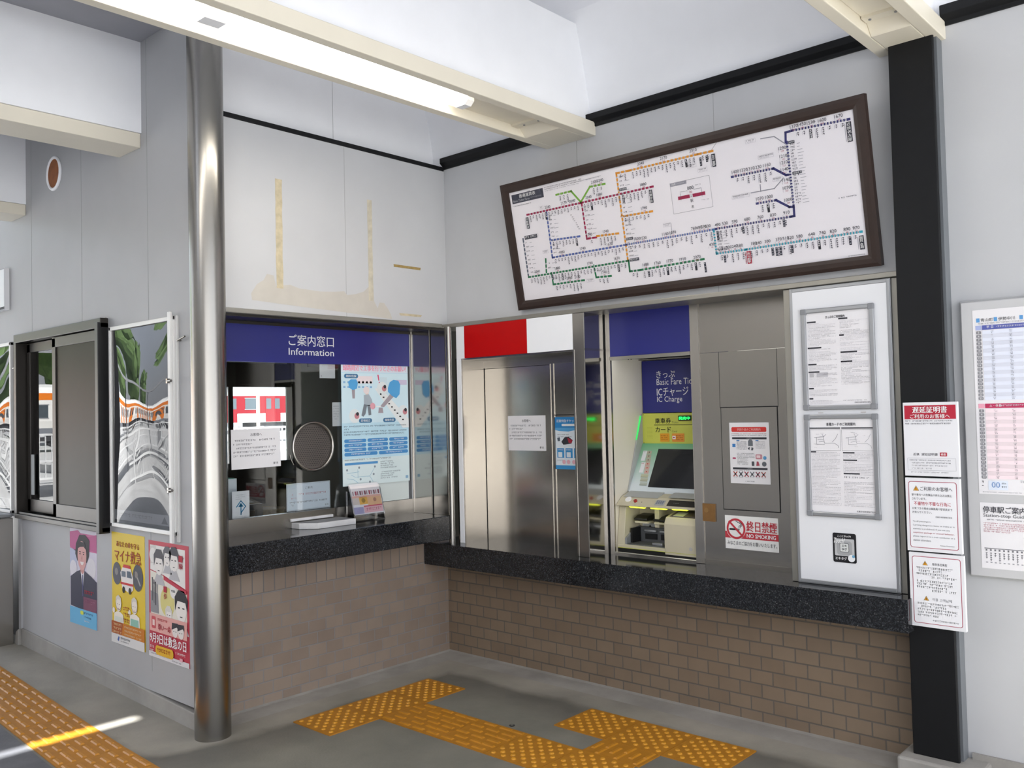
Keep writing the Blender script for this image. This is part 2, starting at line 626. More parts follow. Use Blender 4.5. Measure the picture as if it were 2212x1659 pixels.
# floor: paving of the hall, gently rising to the left
def build_floor():
    b = MB()
    xs = [-60, -4.2, 0.0, 9.5]
    zs = [0.0, fz(-4.2), 0.0, 0.0]
    ys = [-40, -9.0, 0.6]
    b.add([(-4.2, -12, fz(-4.2)), (0, -12, 0), (0, 0.0, 0), (-4.2, 0.0, fz(-4.2)), (9.5, -12, 0), (9.5, 0.0, 0)],
          [(0, 1, 2, 3), (1, 4, 5, 2)], M['conc'])
    b.add([(-4.2, -12, -0.3), (9.5, -12, -0.3), (9.5, 0, -0.3), (-4.2, 0, -0.3), (-4.2, -12, fz(-4.2)), (9.5, -12, 0), (0, -12, 0)],
          [(0, 3, 2, 1), (0, 1, 5, 6, 4)], M['conc'])
    struct(b.build('floor'))
    e = MB()
    ye = lambda x: -2.384 - 0.033 * (x + 0.3)
    e.add([(-4.2, -12, fz(-4.2) + .0015), (0, -12, .0015), (0, ye(0), .0015), (-4.2, ye(-4.2), fz(-4.2) + .0015), (9.5, -12, .0015), (9.5, ye(9.5), .0015)], [(0, 1, 2, 3), (1, 4, 5, 2)], M['asphalt'])
    struct(e.build('floor_asphalt'))
    # lighter band of mortar along the foot of the brick walls
    k = MB()
    k.prism([(-0.15, 0.0), (-0.02, 0.004), (0.01, 0.012), (0.01, 0.0)], 0.0, 2.85, M['conc2'], 'x')
    k.prism([(0.15, 0.0), (0.02, 0.004), (-0.01, 0.012), (-0.01, 0.0)], -1.66, 0.0, M['conc2'], 'y')
    struct(k.build('baseboard_mortar'))
    g = MB()
    g.box(-140, -140, -0.35, 60, 120, -0.30, M['deck'])
    g.box(9.5, -40, -0.3, 30, 20, -0.02, M['deck'])
    g.box(-40, -40, -0.3, 9.5, -12, -0.02, M['deck'])
    g.box(-18.5, -40, -0.3, -4.2, 45, 0.06, M['deck'])
    struct(g.build('ground'))
build_floor()

BR_A = brick('tan_tile', (1, 2), 0.1145, 0.0662, '9c8b7c', '8f7e70', '8f8a86', shift=(0.0275, 0.0127))  # paler than the ticket wall tile; stronger light here is put into the colour
BR_A2 = brick('tan_tile_soldier', (1, 2), 0.0668, 0.153, '9c8b7c', '8f7e70', '7b7571', off=0.0, shift=(0.0, 0.027))
BR_B = brick('brown_tile', (0, 2), 0.1145, 0.0655, '8a7864', '806e5b', '676058', shift=(-0.021, 0.0105))  # browner tile, darkened too for the weaker light on this wall

# centre wall (information window), faces +X
b = MB()
b.box(-0.2, -1.70, -0.3, 0, 0.05, 0.585, BR_A)
b.box(-0.2, -1.70, 0.585, 0, 0.05, 0.738, BR_A2)
struct(b.build('wall_center'))
# right wall (ticket machines), faces -Y
b = MB()
b.box(0, 0, -0.3, 2.95, 0.2, 0.60, BR_B)
struct(b.build('wall_right'))

# upper wall panels
b = MB()
b.box(-0.12, YC + 0.1205, 2.062, 0.08, -0.0405, 3.04, M['wall'])
b.box(-0.2, YC + 0.1205, 3.04, -0.0185, 0.1, ZR, M['white'])
b.box(-0.2, -9.0, ZC, -0.0185, YC + 0.12, ZR, M['white'])
b.box(0.0785, -0.8262, 2.062, 0.0804, -0.8238, 3.04, M['seam'])
b.box(-0.019, -0.8262, 3.04, -0.0176, -0.8242, 4.2, M['seam'])
up_c = b.build('wall_center_upper')
struct(up_c)
# dried adhesive left by old signs
ST = plain('old_adhesive', 'c0b497', 0.7, noise=0.18, scale=25)
ST2 = plain('adhesive_smear', 'bfbab1', 0.6, noise=0.04, scale=12)
ST3 = plain('dark_adhesive', '9c8450', 0.75, noise=0.2, scale=40)
s = Sheet('A', YC, 3.04, 0.0801)
def stA(y, z): return (y - YC, 3.04 - z)
def jag(y0, y1, z0, z1, n, amp, m, l):
    r = random.Random(int(y0 * -1000) + n)
    left = [stA(y0 + r.uniform(-amp, amp), z1 + (z0 - z1) * i / n) for i in range(n + 1)]
    right = [stA(y1 + r.uniform(-amp, amp), z0 + (z1 - z0) * i / n) for i in range(n + 1)]
    s.poly(left + right, m, l)
s.poly([stA(*p) for p in ((-1.43, 2.115), (-1.435, 2.15), (-1.40, 2.20), (-1.36, 2.225), (-1.34, 2.26), (-1.30, 2.255), (-1.285, 2.20), (-1.20, 2.215), (-1.14, 2.20), (-1.0, 2.195),
        (-0.92, 2.20), (-0.84, 2.21), (-0.82, 2.19), (-0.76, 2.20), (-0.70, 2.22), (-0.66, 2.255), (-0.63, 2.25), (-0.625, 2.17), (-0.60, 2.13), (-0.585, 2.165), (-0.55, 2.165), (-0.52, 2.13), (-0.50, 2.10), (-0.49, 2.073), (-0.83, 2.09), (-1.1, 2.10))], ST2, 1)
jag(-1.283, -1.241, 2.19, 2.775, 14, 0.002, ST, 2)
jag(-0.664, -0.630, 2.17, 2.762, 14, 0.0015, plain('pale_adhesive', 'c0b9a6', 0.7, noise=0.15, scale=25), 2)
jag(-0.472, -0.256, 2.388, 2.404, 10, 0.004, ST3, 2)
jag(-0.43, -0.256, 2.099, 2.113, 10, 0.006, ST, 2)
pt = s.build('adhesive_mark', up_c)

def cove_y(z):
    return -0.04 if z < 3.12 else -0.04 - 0.097 * ((z - 3.12) / 0.46) ** 1.35
b = MB()
b.box(0.0, -0.04, 2.04, 3.0, 0.2, 3.06, M['wall'])
prof = [(0.2, 3.06), (-0.04, 3.06)] + [(cove_y(3.12 + 0.54 * i / 10), 3.12 + 0.54 * i / 10) for i in range(11)] + [(-0.19, 4.0), (-0.21, ZR), (0.2, ZR)]
b.prism(prof, -0.019, 3.0, M['white'], 'x')
b.box(1.1462, -0.0412, 2.06, 1.1488, -0.04, 3.05, M['seam'])
b.box(1.9962, -0.0408, 2.06, 1.9984, -0.04, 3.05, M['seam'])
struct(b.build('wall_right_upper'))

# dark trim rails at the head of the wall panels
b = MB()
b.box(-0.02, -1.74, 3.04, 0.086, -0.045, 3.066, M['black'])
struct(b.build('trim_1', bevel=0.003))
b = MB()
b.prism([(-0.05, 3.05), (-0.05, 3.066), (-0.075, 3.085), (-0.075, 3.118), (0.0, 3.122), (0.0, 3.05)], 0.078, 2.87, M['black'], 'x')
b.prism([(-0.05, 3.05), (-0.05, 3.066), (-0.085, 3.085), (-0.085, 3.125), (0.0, 3.13), (0.0, 3.05)], 3.06, 6.6, M['black'], 'x')
struct(b.build('trim_2', bevel=0.003))
# steel drip rail over windows and machines
b = MB()
b.box(-0.13, -1.685, 2.040, 0.10, -0.1, 2.065, M['gutter'])
b.box(0.0, -0.105, 2.036, 2.868, 0.1, 2.060, M['gutter'])
struct(b.build('trim_3', bevel=0.003))

# side wall (posters), faces -Y
b = MB()
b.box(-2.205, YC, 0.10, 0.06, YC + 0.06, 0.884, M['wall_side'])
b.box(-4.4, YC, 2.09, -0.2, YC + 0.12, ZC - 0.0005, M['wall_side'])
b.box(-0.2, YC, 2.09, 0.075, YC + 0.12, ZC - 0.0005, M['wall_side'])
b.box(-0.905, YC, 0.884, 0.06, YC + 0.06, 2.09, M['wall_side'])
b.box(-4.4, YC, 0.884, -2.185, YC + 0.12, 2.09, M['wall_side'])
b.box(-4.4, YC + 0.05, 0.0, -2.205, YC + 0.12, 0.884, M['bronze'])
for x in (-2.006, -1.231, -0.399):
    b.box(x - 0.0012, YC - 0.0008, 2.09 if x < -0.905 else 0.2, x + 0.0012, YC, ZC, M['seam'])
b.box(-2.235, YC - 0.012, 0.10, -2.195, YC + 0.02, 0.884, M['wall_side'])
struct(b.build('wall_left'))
b = MB()
b.prism([(-2.22, 0.0), (-2.22, 0.165), (0.10, 0.078), (0.10, -0.05)], YC - 0.012, YC + 0.05, M['conc2'], 'y')
b.prism([(-2.30, 0.0), (-2.24, 0.14), (-2.20, 0.162), (-2.19, 0.0)], YC - 0.03, YC + 0.02, M['conc2'], 'y')
struct(b.build('baseboard_left', bevel=0.004))
# short return of the side wall behind the round column
b = MB()
b.box(-0.16, YC + 0.0605, 0.0, -0.13, -1.60, 2.03, M['wall_side'])
struct(b.build('wall_return'))

# wall beyond the dark column
b = MB()
b.box(3.001, -0.04, -0.02, 6.6, 0.2, 3.06, M['wall'])
struct(b.build('wall_far_right'))
b = MB()
b.prism(prof, 3.001, 6.6, M['white'], 'x')
struct(b.build('wall_far_right_upper'))
b = MB()
b.box(3.07, -0.055, 0.0, 6.6, -0.0405, 0.10, M['conc2'])
struct(b.build('baseboard_right'))

# roof with a narrow slit that lets one strip of sun down to the floor; low soffit on the left
tt = ZR / SUN_DIR.z
sx, sy = -0.325 + SUN_DIR.x * tt, -2.19 + SUN_DIR.y * tt
X0, X1, Y0, Y1 = -4.6, 6.75, -9.0, 0.3
sw, sl = 0.036, 0.325
b = MB()
b.box(-0.2, Y0, ZR, sx - sw, Y1, ZR + 0.02, M['ceil'])
b.box(sx + sw, Y0, ZR, X1, Y1, ZR + 0.02, M['ceil'])
b.box(sx - sw, Y0, ZR, sx + sw, sy - sl - 0.6, ZR + 0.02, M['ceil'])
b.box(sx - sw, sy + sl, ZR, sx + sw, Y1, ZR + 0.02, M['ceil'])
struct(b.build('ceiling'))
b = MB(); b.box(X0, Y0, ZC, -0.2, Y1, ZC + 0.12, M['ceil']); struct(b.build('ceiling_side'))

# deep ceiling beams running out from the walls
def beam(xl, xr, y1, zb):
    b = MB()
    b.box(xl, Y0, zb, xr, y1, ZB if xl > 0 else ZC - 0.0005, M['white'])
    return struct(b.build('ceiling_beam'))
BEAMS = [(2.80, 3.03, 0.0), (0.97, 1.24, 0.0), (-0.70, -0.455, YC), (-2.36, -2.098, YC), (-4.0, -3.75, YC)]
beam(2.86, 3.03, 0.0, 3.0705)
beam(0.97, 1.24, 0.0, 3.0755)
beam(-0.68, -0.458, YC, 3.0385)
beam(-2.32, -2.098, YC, 2.9395)
beam(4.62, 4.85, 0.0, 3.07)

# light troughs under the beams, with their fluorescent tubes
CREAMT = M['cream']
def trough(xl, xr, y0, y1, zb, zt, label, tubes=(), bracket=False, solid=False, rim=0.055, deep=0.05, end=0.25):
    root = empty('light_trough', ((xl + xr) / 2, (y0 + y1) / 2, zb))
    tag(root, label, 'light fixture', 'ceiling light troughs')
    b = MB()
    if solid:
        b.box(xl, y0, zb, xr, y1, zt, CREAMT)
        b.build('housing', root, bevel=0.004)
        return root
    b.box(xl, y0, zb, xl + rim, y1, zt, CREAMT)
    b.box(xr - rim, y0, zb, xr, y1, zt, CREAMT)
    b.box(xl + rim, y0, zb + deep, xr - rim, y1, zt, CREAMT)
    b.box(xl + rim, y1 - end, zb, xr - rim, y1, zb + deep, CREAMT)
    b.prism([(y1 - end - 0.05, zb + deep), (y1 - end, zb + deep), (y1 - end, zb)], xl + rim, xr - rim, CREAMT, 'x')
    b.build('housing', root, bevel=0.004)
    xm = (xl + xr) / 2
    for ya, yb in tubes:
        t = MB()
        t.prism([(xm - 0.052, zb + 0.048), (xm - 0.05, zb + 0.02), (xm - 0.028, zb + 0.002), (xm + 0.028, zb + 0.002), (xm + 0.05, zb + 0.02), (xm + 0.052, zb + 0.048)], ya + 0.045, yb - 0.045, emit('lamp_tube', 'fffaf2', TUBE_STRENGTH), 'y')
        tube = t.build('fluorescent_tube', root)
        for y in (ya, yb - 0.045):
            h = MB()
            h.prism([(xm - 0.054, zb + 0.05), (xm - 0.052, zb + 0.02), (xm - 0.03, zb), (xm + 0.03, zb), (xm + 0.052, zb + 0.02), (xm + 0.054, zb + 0.05)], y, y + 0.045, M['white'], 'y')
            h.build('lamp_holder', root)
    if bracket:
        h = MB()
        h.box(xl + rim + 0.005, y1 - end - 0.11, zb + deep - 0.012, xr - rim - 0.005, y1 - end - 0.06, zb + deep, CREAMT)
        for dx in (-0.05, 0.05):
            h.cyl((xm + dx, y1 - end - 0.085, zb + deep - 0.016), (xm + dx, y1 - end - 0.085, zb + deep - 0.012), 0.006, M['grey'], 10)
        h.build('end_bracket', root)
    return root
trough(0.93, 1.281, Y0, -0.04, 3.0, 3.075, 'cream ceiling trough with lit white tube lamps above the information window',
       [(-4.74, -3.48), (-3.48, -2.22), (-2.22, -0.86)], bracket=True)
trough(2.80, 3.07, Y0, -0.04, 2.995, 3.07, 'cream ceiling trough whose end meets the wall above the black column', bracket=True)
trough(-0.72, -0.467, Y0, YC, 2.961, 3.038, 'cream ceiling trough ending on the side wall, nearer the round steel column', solid=True)
trough(-2.36, -2.10, Y0, YC, 2.866, 2.939, 'cream ceiling trough ending on the side wall left of the round vent', solid=True)

# ================================================================== INFORMATION WINDOW (faces +X)
XW = -0.126
# stone counter
b = MB()
b.box(-0.16, -1.655, 0.738, 0.20, -0.165, 0.883, M['granite'])
tag(b.build('granite_counter', bevel=0.004), 'short higher black granite counter under the blue information window', 'counter')
# window: frame, sill, glass
w = empty('window_1', (XW, -0.9, 0.885))
struct(w)
b = MB()
b.box(XW - 0.04, -1.70, 0.883, XW, -0.12, 0.970, M['steel'])
b.build('sill_rail', w)
b = MB()
b.box(XW - 0.05, -0.170, 0.885, XW + 0.004, -0.155, 2.04, M['steelv'])
b.box(XW - 0.05, -0.155, 0.885, XW - 0.004, -0.135, 2.04, M['steelv'])
b.box(XW - 0.05, -0.135, 0.885, XW + 0.003, -0.118, 2.04, M['steelv'])
b.box(XW - 0.04, -0.181, 0.97, XW + 0.002, -0.172, 2.012, M['alu'])
for z in (1.86, 1.55, 1.25, 0.99):
    b.cyl((XW - 0.002, -0.146, z), (XW + 0.001, -0.146, z), 0.004, M['dark'], 8)
b.build('mullion', w)
b = MB()
b.box(XW - 0.05, -1.68, 2.012, XW + 0.002, -0.118, 2.040, M['bronze'])
b.box(XW, -1.68, 2.028, 0.06, -0.12, 2.040, M['bronze'])
b.build('head_rail', w)
b = MB()
b.box(XW - 0.022, -1.70, 0.970, XW - 0.016, -0.181, 2.012, M['pane'])
b.build('glass_pane', w)
# mirror steel reveal between the window and the corner
b = MB()
b.box(XW, -0.165, 0.884, 0.048, -0.150, 2.036, M['mirror'])
b.box(0.062, -0.165, 0.884, 0.185, -0.150, 2.036, M['mirror'])
b.box(0.048, -0.158, 0.884, 0.062, -0.150, 2.036, M['dark'])
b.box(0.040, -0.168, 0.884, 0.047, -0.163, 2.036, M['steelv'])
tag(b.build('steel_reveal'), 'mirror polished steel reveal with a black vertical gap beside the information window', 'steel panel')
b = MB()
b.cyl((0.198, -0.145, 0.711), (0.198, -0.145, 2.036), 0.0185, M['pole'], 24)
tag(b.build('corner_pipe'), 'slim round steel pipe in the corner between the information window and the red sign', 'pipe')

# blue header sign
s = Sheet('A', -1.66, 2.0125, XW - 0.012)
s.slab(0, 0, 1.478, 0.204, 0.012, M['blue'])
o = s.build('information_sign')
tag(o, 'blue sign band reading Information in white above the counter window', 'sign')
s = s.lift(0.012)
s.text('ご案内窓口', 0.585, 0.042, K['w'], h=0.064, w=0.309, bold=0.004)
s.build('lettering', o)
s = s.lift(0)
s.text('Information', 0.584, 0.119, K['w'], h=0.039, w=0.310, bold=0.003)
s.build('lettering', o)

# speaking grille
g = empty('speaking_grille', (XW + 0.002, -0.92, 1.19))
tag(g, 'round perforated steel speaking grille set in the information window glass', 'speaking grille')
b = MB()
b.torus((XW, -0.92, 1.334), (1, 0, 0), 0.136, 0.0085, M['steelv'], 64, 12)
b.build('rim', g)
PERF = plain('perforated_steel', '6d6662', 0.5, metal=0.5, noise=0.05)
b = MB()
vs_ = [(XW - 0.004, -0.92, 1.334)]
n = 48
for i in range(n):
    t = 2 * math.pi * i / n
    vs_.append((XW - 0.012, -0.92 + 0.132 * math.cos(t), 1.334 + 0.132 * math.sin(t)))
b.add(vs_, [(0, 1 + i, 1 + (i + 1) % n) for i in range(n)], PERF, True)
pm = b.build('mesh_disc', g)
d = Sheet('A', -0.92, 1.334, XW - 0.002)
for i in range(-10, 11):
    for j in range(-10, 11):
        y, z = i * 0.0122 + (j % 2) * 0.0061, j * 0.0108
        if y * y + z * z < 0.122 ** 2:
            d.disc(y, z, 0.0028, M['dark'], 1, n=6)
d.build('hole', pm)['kind'] = 'stuff'
b = MB()
pts = [(XW - 0.02, -0.92 - 0.147 * math.cos(t), 1.32 - 0.147 * math.sin(t)) for t in [math.radians(10 + 5 * k) for k in range(6)]]
b.tube(pts, 0.005, M['steelv'], 8)
b.build('hinge_clip', g)

# notices in the window
def note_customer(side, a, z, d, name, label, tilt=0):
    if tilt:
        U = Vector((0, math.cos(tilt), math.sin(tilt))) if side == 'A' else Vector((math.cos(tilt), 0, math.sin(tilt)))
        N = Vector((1, 0, 0)) if side == 'A' else Vector((0, -1, 0))
        D = U.cross(N)
        if D.z > 0:
            D = -D
        org = (d, a, z) if side == 'A' else (a, d, z)
        s = Sheet('T', org, U, D)
    else:
        s = Sheet(side, a, z, d)
    s.slab(0, 0, 0.302, 0.212, 0.0012, M['paper'])
    o = s.build(name)
    tag(o, label, 'notice')
    s = s.lift(0.0012)
    r = random.Random(3)
    s.text('お客様へ', 0.151, 0.022, K['dk'], h=0.017, align='c')
    for i, (x, wd) in enumerate(((0.022, 0.25), (0.012, 0.11), (0.022, 0.25), (0.012, 0.26), (0.012, 0.25), (0.012, 0.012))):
        s.fine(x, 0.055 + i * 0.0205, wd, 0.0105, K['g'], r)
    s.build('lettering', o)
    s = s.lift(0)
    s.text('駅 長', 0.285, 0.186, K['dk'], h=0.012, align='r')
    s.build('signature', o)
    return o
note_customer('A', -1.443, 1.4445, XW + 0.002, 'window_notice', 'white landscape notice taped to the left of the information window glass', math.radians(0.6))

o, s = poster('inner_notice', 'A', -1.071, 1.1275, XW - 0.05, 0.298, 0.155, plain('pale_blue_paper', 'dfe6f0', 0.6, noise=0.01))
tag(o, 'bluish white sign standing inside the glass above the coin tray', 'notice')
s.text('ご 案 内', 0.149, 0.022, K['g'], h=0.014, align='c')
s.fine(0.035, 0.058, 0.235, 0.012, ink('d39aa4'), rnd)
s.fine(0.02, 0.080, 0.05, 0.011, ink('d39aa4'), rnd)
s.fine(0.02, 0.103, 0.255, 0.010, K['g'], rnd)
s.fine(0.03, 0.118, 0.02, 0.010, K['g'], rnd)
s.text('駅 長', 0.285, 0.132, K['g'], h=0.010, align='r')
s.frame(0.004, 0.004, 0.29, 0.147, 0.0012, K['lg'])
s.build('lettering', o)

# large pale blue poster about tree felling beside the line
PB, PB2 = plain('poster_pale_blue', 'bfe0ee', 0.5, noise=0.01), ink('d3eaf3')
s = Sheet('A', -0.711, 1.822, XW - 0.008)
s.slab(0, 0, 0.520, 0.735, 0.0012, PB)
o = s.build('works_poster')
tag(o, 'pale blue poster of a worker sawing a tree, taped inside the information window', 'poster')
s = s.lift(0.0012)
r = random.Random(11)
s.rect(0, 0, 0.52, 0.058, ink('d8e3ee'), 1)
s.text('線路周辺で工事を行うときのお願い!', 0.014, 0.013, ink('f29ab4'), h=0.036, w=0.49, bold=0.02)
s.rect(0, 0.062, 0.52, 0.30, PB2, 1)
def tab(x, y, w, t, hh=0.026):
    s.rrect(x, y, w, hh, hh / 2, ink('49799f'), 4)
    s.text(t, x + w / 2, y + hh * 0.22, K['w'], h=hh * 0.55, w=w * 0.72, l=6, align='c')
s.rect(0.29, 0.085, 0.06, 0.10, ink('cfe2ea'), 2); s.rect(0.42, 0.10, 0.09, 0.03, ink('cdc4dc'), 2)
for i in range(2):
    for j in range(6):
        s.rect(0.014 + 0.03 * j + (0.05 if j > 1 else 0), 0.112 + 0.028 * i, 0.016, 0.012, ink('8db7dc'), 2)
s.rect(0.115, 0.08, 0.12, 0.045, ink('ecdfe2'), 2)
s.poly([(0.25, 0.155), (0.30, 0.150), (0.52, 0.345), (0.52, 0.40), (0.47, 0.40)], ink('e9ecec'), 2)
for i in range(9):
    s.rect(0.29 + i * 0.022, 0.185 + i * 0.02, 0.014, 0.008, K['dk'], 3)
s.poly([(0.075, 0.150), (0.10, 0.150), (0.098, 0.215), (0.080, 0.215)], ink('a39aa0'), 3)
s.poly([(0.05, 0.115), (0.07, 0.10), (0.11, 0.10), (0.122, 0.12), (0.115, 0.155), (0.085, 0.165), (0.055, 0.150)], ink('5aa6dc'), 4)
s.poly([(0.29, 0.265), (0.32, 0.27), (0.40, 0.205), (0.37, 0.19)], ink('a99fa6'), 4)
s.poly([(0.355, 0.15), (0.37, 0.115), (0.40, 0.10), (0.44, 0.105), (0.455, 0.13), (0.448, 0.19), (0.42, 0.215), (0.385, 0.20), (0.355, 0.175)], ink('5aa6dc'), 5)
s.poly([(0.28, 0.272), (0.31, 0.272), (0.315, 0.305), (0.275, 0.305)], ink('a99fa6'), 4)
s.disc(0.185, 0.165, 0.023, ink('e9dcdc'), 5); s.poly([(0.165, 0.168), (0.205, 0.168), (0.20, 0.19), (0.18, 0.192)], ink('e8c9b4'), 4)
s.poly([(0.165, 0.195), (0.205, 0.19), (0.225, 0.22), (0.235, 0.255), (0.20, 0.26), (0.165, 0.25)], ink('aab4bd'), 4)
s.poly([(0.165, 0.25), (0.19, 0.255), (0.175, 0.31), (0.16, 0.325), (0.145, 0.318)], ink('7d848c'), 4)
s.poly([(0.19, 0.255), (0.215, 0.255), (0.22, 0.315), (0.20, 0.318)], ink('7d848c'), 4)
s.disc(0.232, 0.262, 0.02, ink('e6a9b4'), 5); s.rect(0.245, 0.262, 0.05, 0.006, K['w'], 5)
for cx, cy in ((0.095, 0.32), (0.475, 0.30), (0.31, 0.155)):
    s.disc(cx, cy, 0.042, ink('e3e9ea'), 3); s.disc(cx + 0.015, cy, 0.018, ink('c9888f'), 4); s.disc(cx + 0.02, cy - 0.012, 0.011, K['dk'], 5)
s.poly([(0.272, 0.07), (0.282, 0.07), (0.287, 0.105), (0.280, 0.107)], ink('e0567d'), 5); s.disc(0.286, 0.117, 0.004, ink('e0567d'), 5)
tab(0.02, 0.068, 0.105, '樹木伐採'); tab(0.125, 0.336, 0.10, '足場組立'); tab(0.312, 0.336, 0.10, '重機作業')
for i in range(4):
    s.fine(0.014, 0.378 + i * 0.0165, (0.49, 0.035, 0.49, 0.47)[i], 0.0095, ink('5c7082'), r)
for i in range(4):
    cols = ((0.014, 0.165), (0.188, 0.16), (0.358, 0.15)) if i < 3 else ((0.014, 0.25), (0.275, 0.235))
    for x, ww in cols:
        s.rrect(x, 0.458 + i * 0.0265, ww, 0.021, 0.0105, ink('4f90c9'), 2)
        s.fine(x + ww * 0.2, 0.4635 + i * 0.0265, ww * 0.6, 0.009, K['w'], r, 4)
s.rect(0, 0.575, 0.52, 0.16, ink('dbe9ea'), 2)
s.fine(0.014, 0.578, 0.36, 0.009, ink('6d7c86'), r, 4)
s.rect(0.014, 0.598, 0.25, 0.014, ink('5a97cb'), 4)
for p in ([(0.03, 0.66), (0.12, 0.655)], [(0.03, 0.69), (0.08, 0.70), (0.11, 0.72)], [(0.06, 0.67), (0.09, 0.685), (0.20, 0.685), (0.235, 0.64)], [(0.20, 0.685), (0.225, 0.72)], [(0.11, 0.64), (0.11, 0.69)]):
    s.line(p, 0.002, ink('86b7cf'), 4)
for p in ((0.03, 0.64), (0.12, 0.63), (0.24, 0.63), (0.23, 0.675), (0.13, 0.70), (0.20, 0.72)):
    s.disc(p[0], p[1], 0.007, ink('8c98a1'), 5, n=12)
for i in range(9):
    if i != 4:
        s.fine(0.285, 0.60 + i * 0.0125, (0.10, 0.11, 0.10, 0.13, 0, 0.16, 0.11, 0.10, 0.14)[i], 0.008, ink('7b8890'), r, 4)
s.rrect(0.485, 0.70, 0.022, 0.018, 0.004, ink('8fb4cf'), 4)
s.build('printing', o)

o, s = poster('small_notice', 'A', -0.848, 1.812, XW - 0.03, 0.11, 0.085, M['paper'])
tag(o, 'small white card behind the glass at the upper left corner of the pale blue poster', 'notice')
s.disc(0.012, 0.072, 0.0025, K['dk'], 1, n=8)
s.build('pin', o)
o, s = poster('slip_notice', 'A', -0.762, 1.585, XW - 0.03, 0.07, 0.14, M['paper'])
tag(o, 'narrow white slip behind the glass at the left edge of the pale blue poster', 'notice')
s.para(0.008, 0.02, 0.04, 6, 0.015, 0.006, K['lg'], rnd)
s.build('lettering', o)
o, s = poster('blank_sheet', 'A', -0.53, 1.10, XW - 0.014, 0.335, 0.128, plain('pale_green_sheet', 'd6dedb', 0.5, noise=0.01))
tag(o, 'plain pale sheet at the glass foot under the pale blue poster', 'sheet')

# things standing on the counter
t = empty('coin_tray', (-0.06, -0.92, 0.884))
tag(t, 'white marble coin tray with grey bed lying on the information counter', 'coin tray')
MARB = plain('white_marble', 'd9d9da', 0.3, noise=0.08, scale=18)
b = MB()
b.prism([(-0.1255, -1.075), (-0.055, -1.072), (0.028, -1.005), (0.028, -0.745), (-0.1255, -0.745)], 0.8835, 0.915, MARB, 'z')
b.build('slab', t, bevel=0.002)
b = MB()
b.prism([(-0.12, -1.06), (-0.06, -1.055), (0.012, -0.997), (0.012, -0.755), (-0.12, -0.755)], 0.915, 0.9158, M['grey'], 'z')
b.build('bed', t)
b = MB()
b.box(XW + 0.0005, -1.085, 0.922, XW + 0.016, -0.80, 0.937, MARB)
tag(b.build('slot_ledge', bevel=0.002), 'slim white ledge on the sill rail just behind the coin tray', 'ledge')

h = empty('brochure_stand', (-0.06, -0.60, 0.884))
tag(h, 'clear acrylic stand full of red and orange leaflets on the information counter', 'leaflet stand')
U = Vector((0.0, 1, 0))
D = Vector((0.045, 0, -0.17)).normalized()
org = Vector((-0.085, -0.70, 1.072))
s = Sheet('T', org, U, D)
s.slab(0, 0, 0.225, 0.165, 0.006, M['clear'])
front = s.build('acrylic_front', h)
b = MB()
b.box(-0.122, -0.70, 0.8845, -0.035, -0.475, 0.889, M['clear'])
for y in (-0.703, -0.478):
    b.prism([(-0.118, 0.889), (-0.040, 0.889), (-0.085, 1.06), (-0.118, 1.06)], y, y + 0.003, M['clear'], 'y')
b.build('acrylic_base', h)
for k in range(4):
    q = Sheet('T', org + Vector((-0.004 - 0.005 * k, 0.004, 0.014 + 0.004 * k)), U, D)
    q.slab(0, 0, 0.216, 0.17, 0.002, M['paper'])
    lf = q.build('leaflet', h)
    if k == 0:
        q = q.lift(0.002)
        r = random.Random(5)
        q.rect(0, 0.0, 0.216, 0.03, ink('efe9e9'), 1)
        for i in range(12):
            q.rect(0.01 + i * 0.017, 0.03, 0.006 + 0.006 * (i % 2), 0.024, ink(('8f6b70', 'b05a66', '8f5560')[i % 3]), 2)
        q.rect(0.0, 0.058, 0.216, 0.012, ink('e0b3a6'), 2)
        q.rect(0.0, 0.07, 0.05, 0.04, ink('d3c8c0'), 2); q.rect(0.05, 0.066, 0.06, 0.045, ink('e2b45c'), 2); q.rect(0.11, 0.07, 0.106, 0.05, ink('dfb890'), 2)
        q.disc(0.08, 0.088, 0.014, ink('a5863f'), 3); q.disc(0.165, 0.088, 0.012, ink('b58a78'), 3)
        q.rect(0.075, 0.12, 0.14, 0.006, ink('c8506a'), 3); q.rect(0.075, 0.126, 0.14, 0.036, ink('e3b8bf'), 2)
        q.rect(0.0, 0.125, 0.072, 0.04, ink('a9a6c4'), 2)
        q.fine(0.09, 0.134, 0.11, 0.018, ink('c07b88'), r, 4)
        q.build('printing', lf)

# ------------------------------------------------------------------ office behind the glass
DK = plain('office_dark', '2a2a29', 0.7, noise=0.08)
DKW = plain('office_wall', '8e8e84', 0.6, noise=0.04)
XO = -3.5
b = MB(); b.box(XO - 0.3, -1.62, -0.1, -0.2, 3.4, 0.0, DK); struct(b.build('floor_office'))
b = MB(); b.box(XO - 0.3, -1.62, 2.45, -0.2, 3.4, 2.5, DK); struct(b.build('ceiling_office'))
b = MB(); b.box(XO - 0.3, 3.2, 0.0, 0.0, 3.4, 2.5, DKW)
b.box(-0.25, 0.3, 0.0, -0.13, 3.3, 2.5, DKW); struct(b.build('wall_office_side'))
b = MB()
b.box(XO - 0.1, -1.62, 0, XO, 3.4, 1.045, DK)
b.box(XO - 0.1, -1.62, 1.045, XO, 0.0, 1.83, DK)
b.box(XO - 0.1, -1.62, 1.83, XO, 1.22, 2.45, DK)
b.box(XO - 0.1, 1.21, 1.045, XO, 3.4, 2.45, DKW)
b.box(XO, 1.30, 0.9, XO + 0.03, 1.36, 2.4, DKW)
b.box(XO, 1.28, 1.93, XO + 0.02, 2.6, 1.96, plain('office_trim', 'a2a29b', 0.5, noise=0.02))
struct(b.build('wall_office_back'))
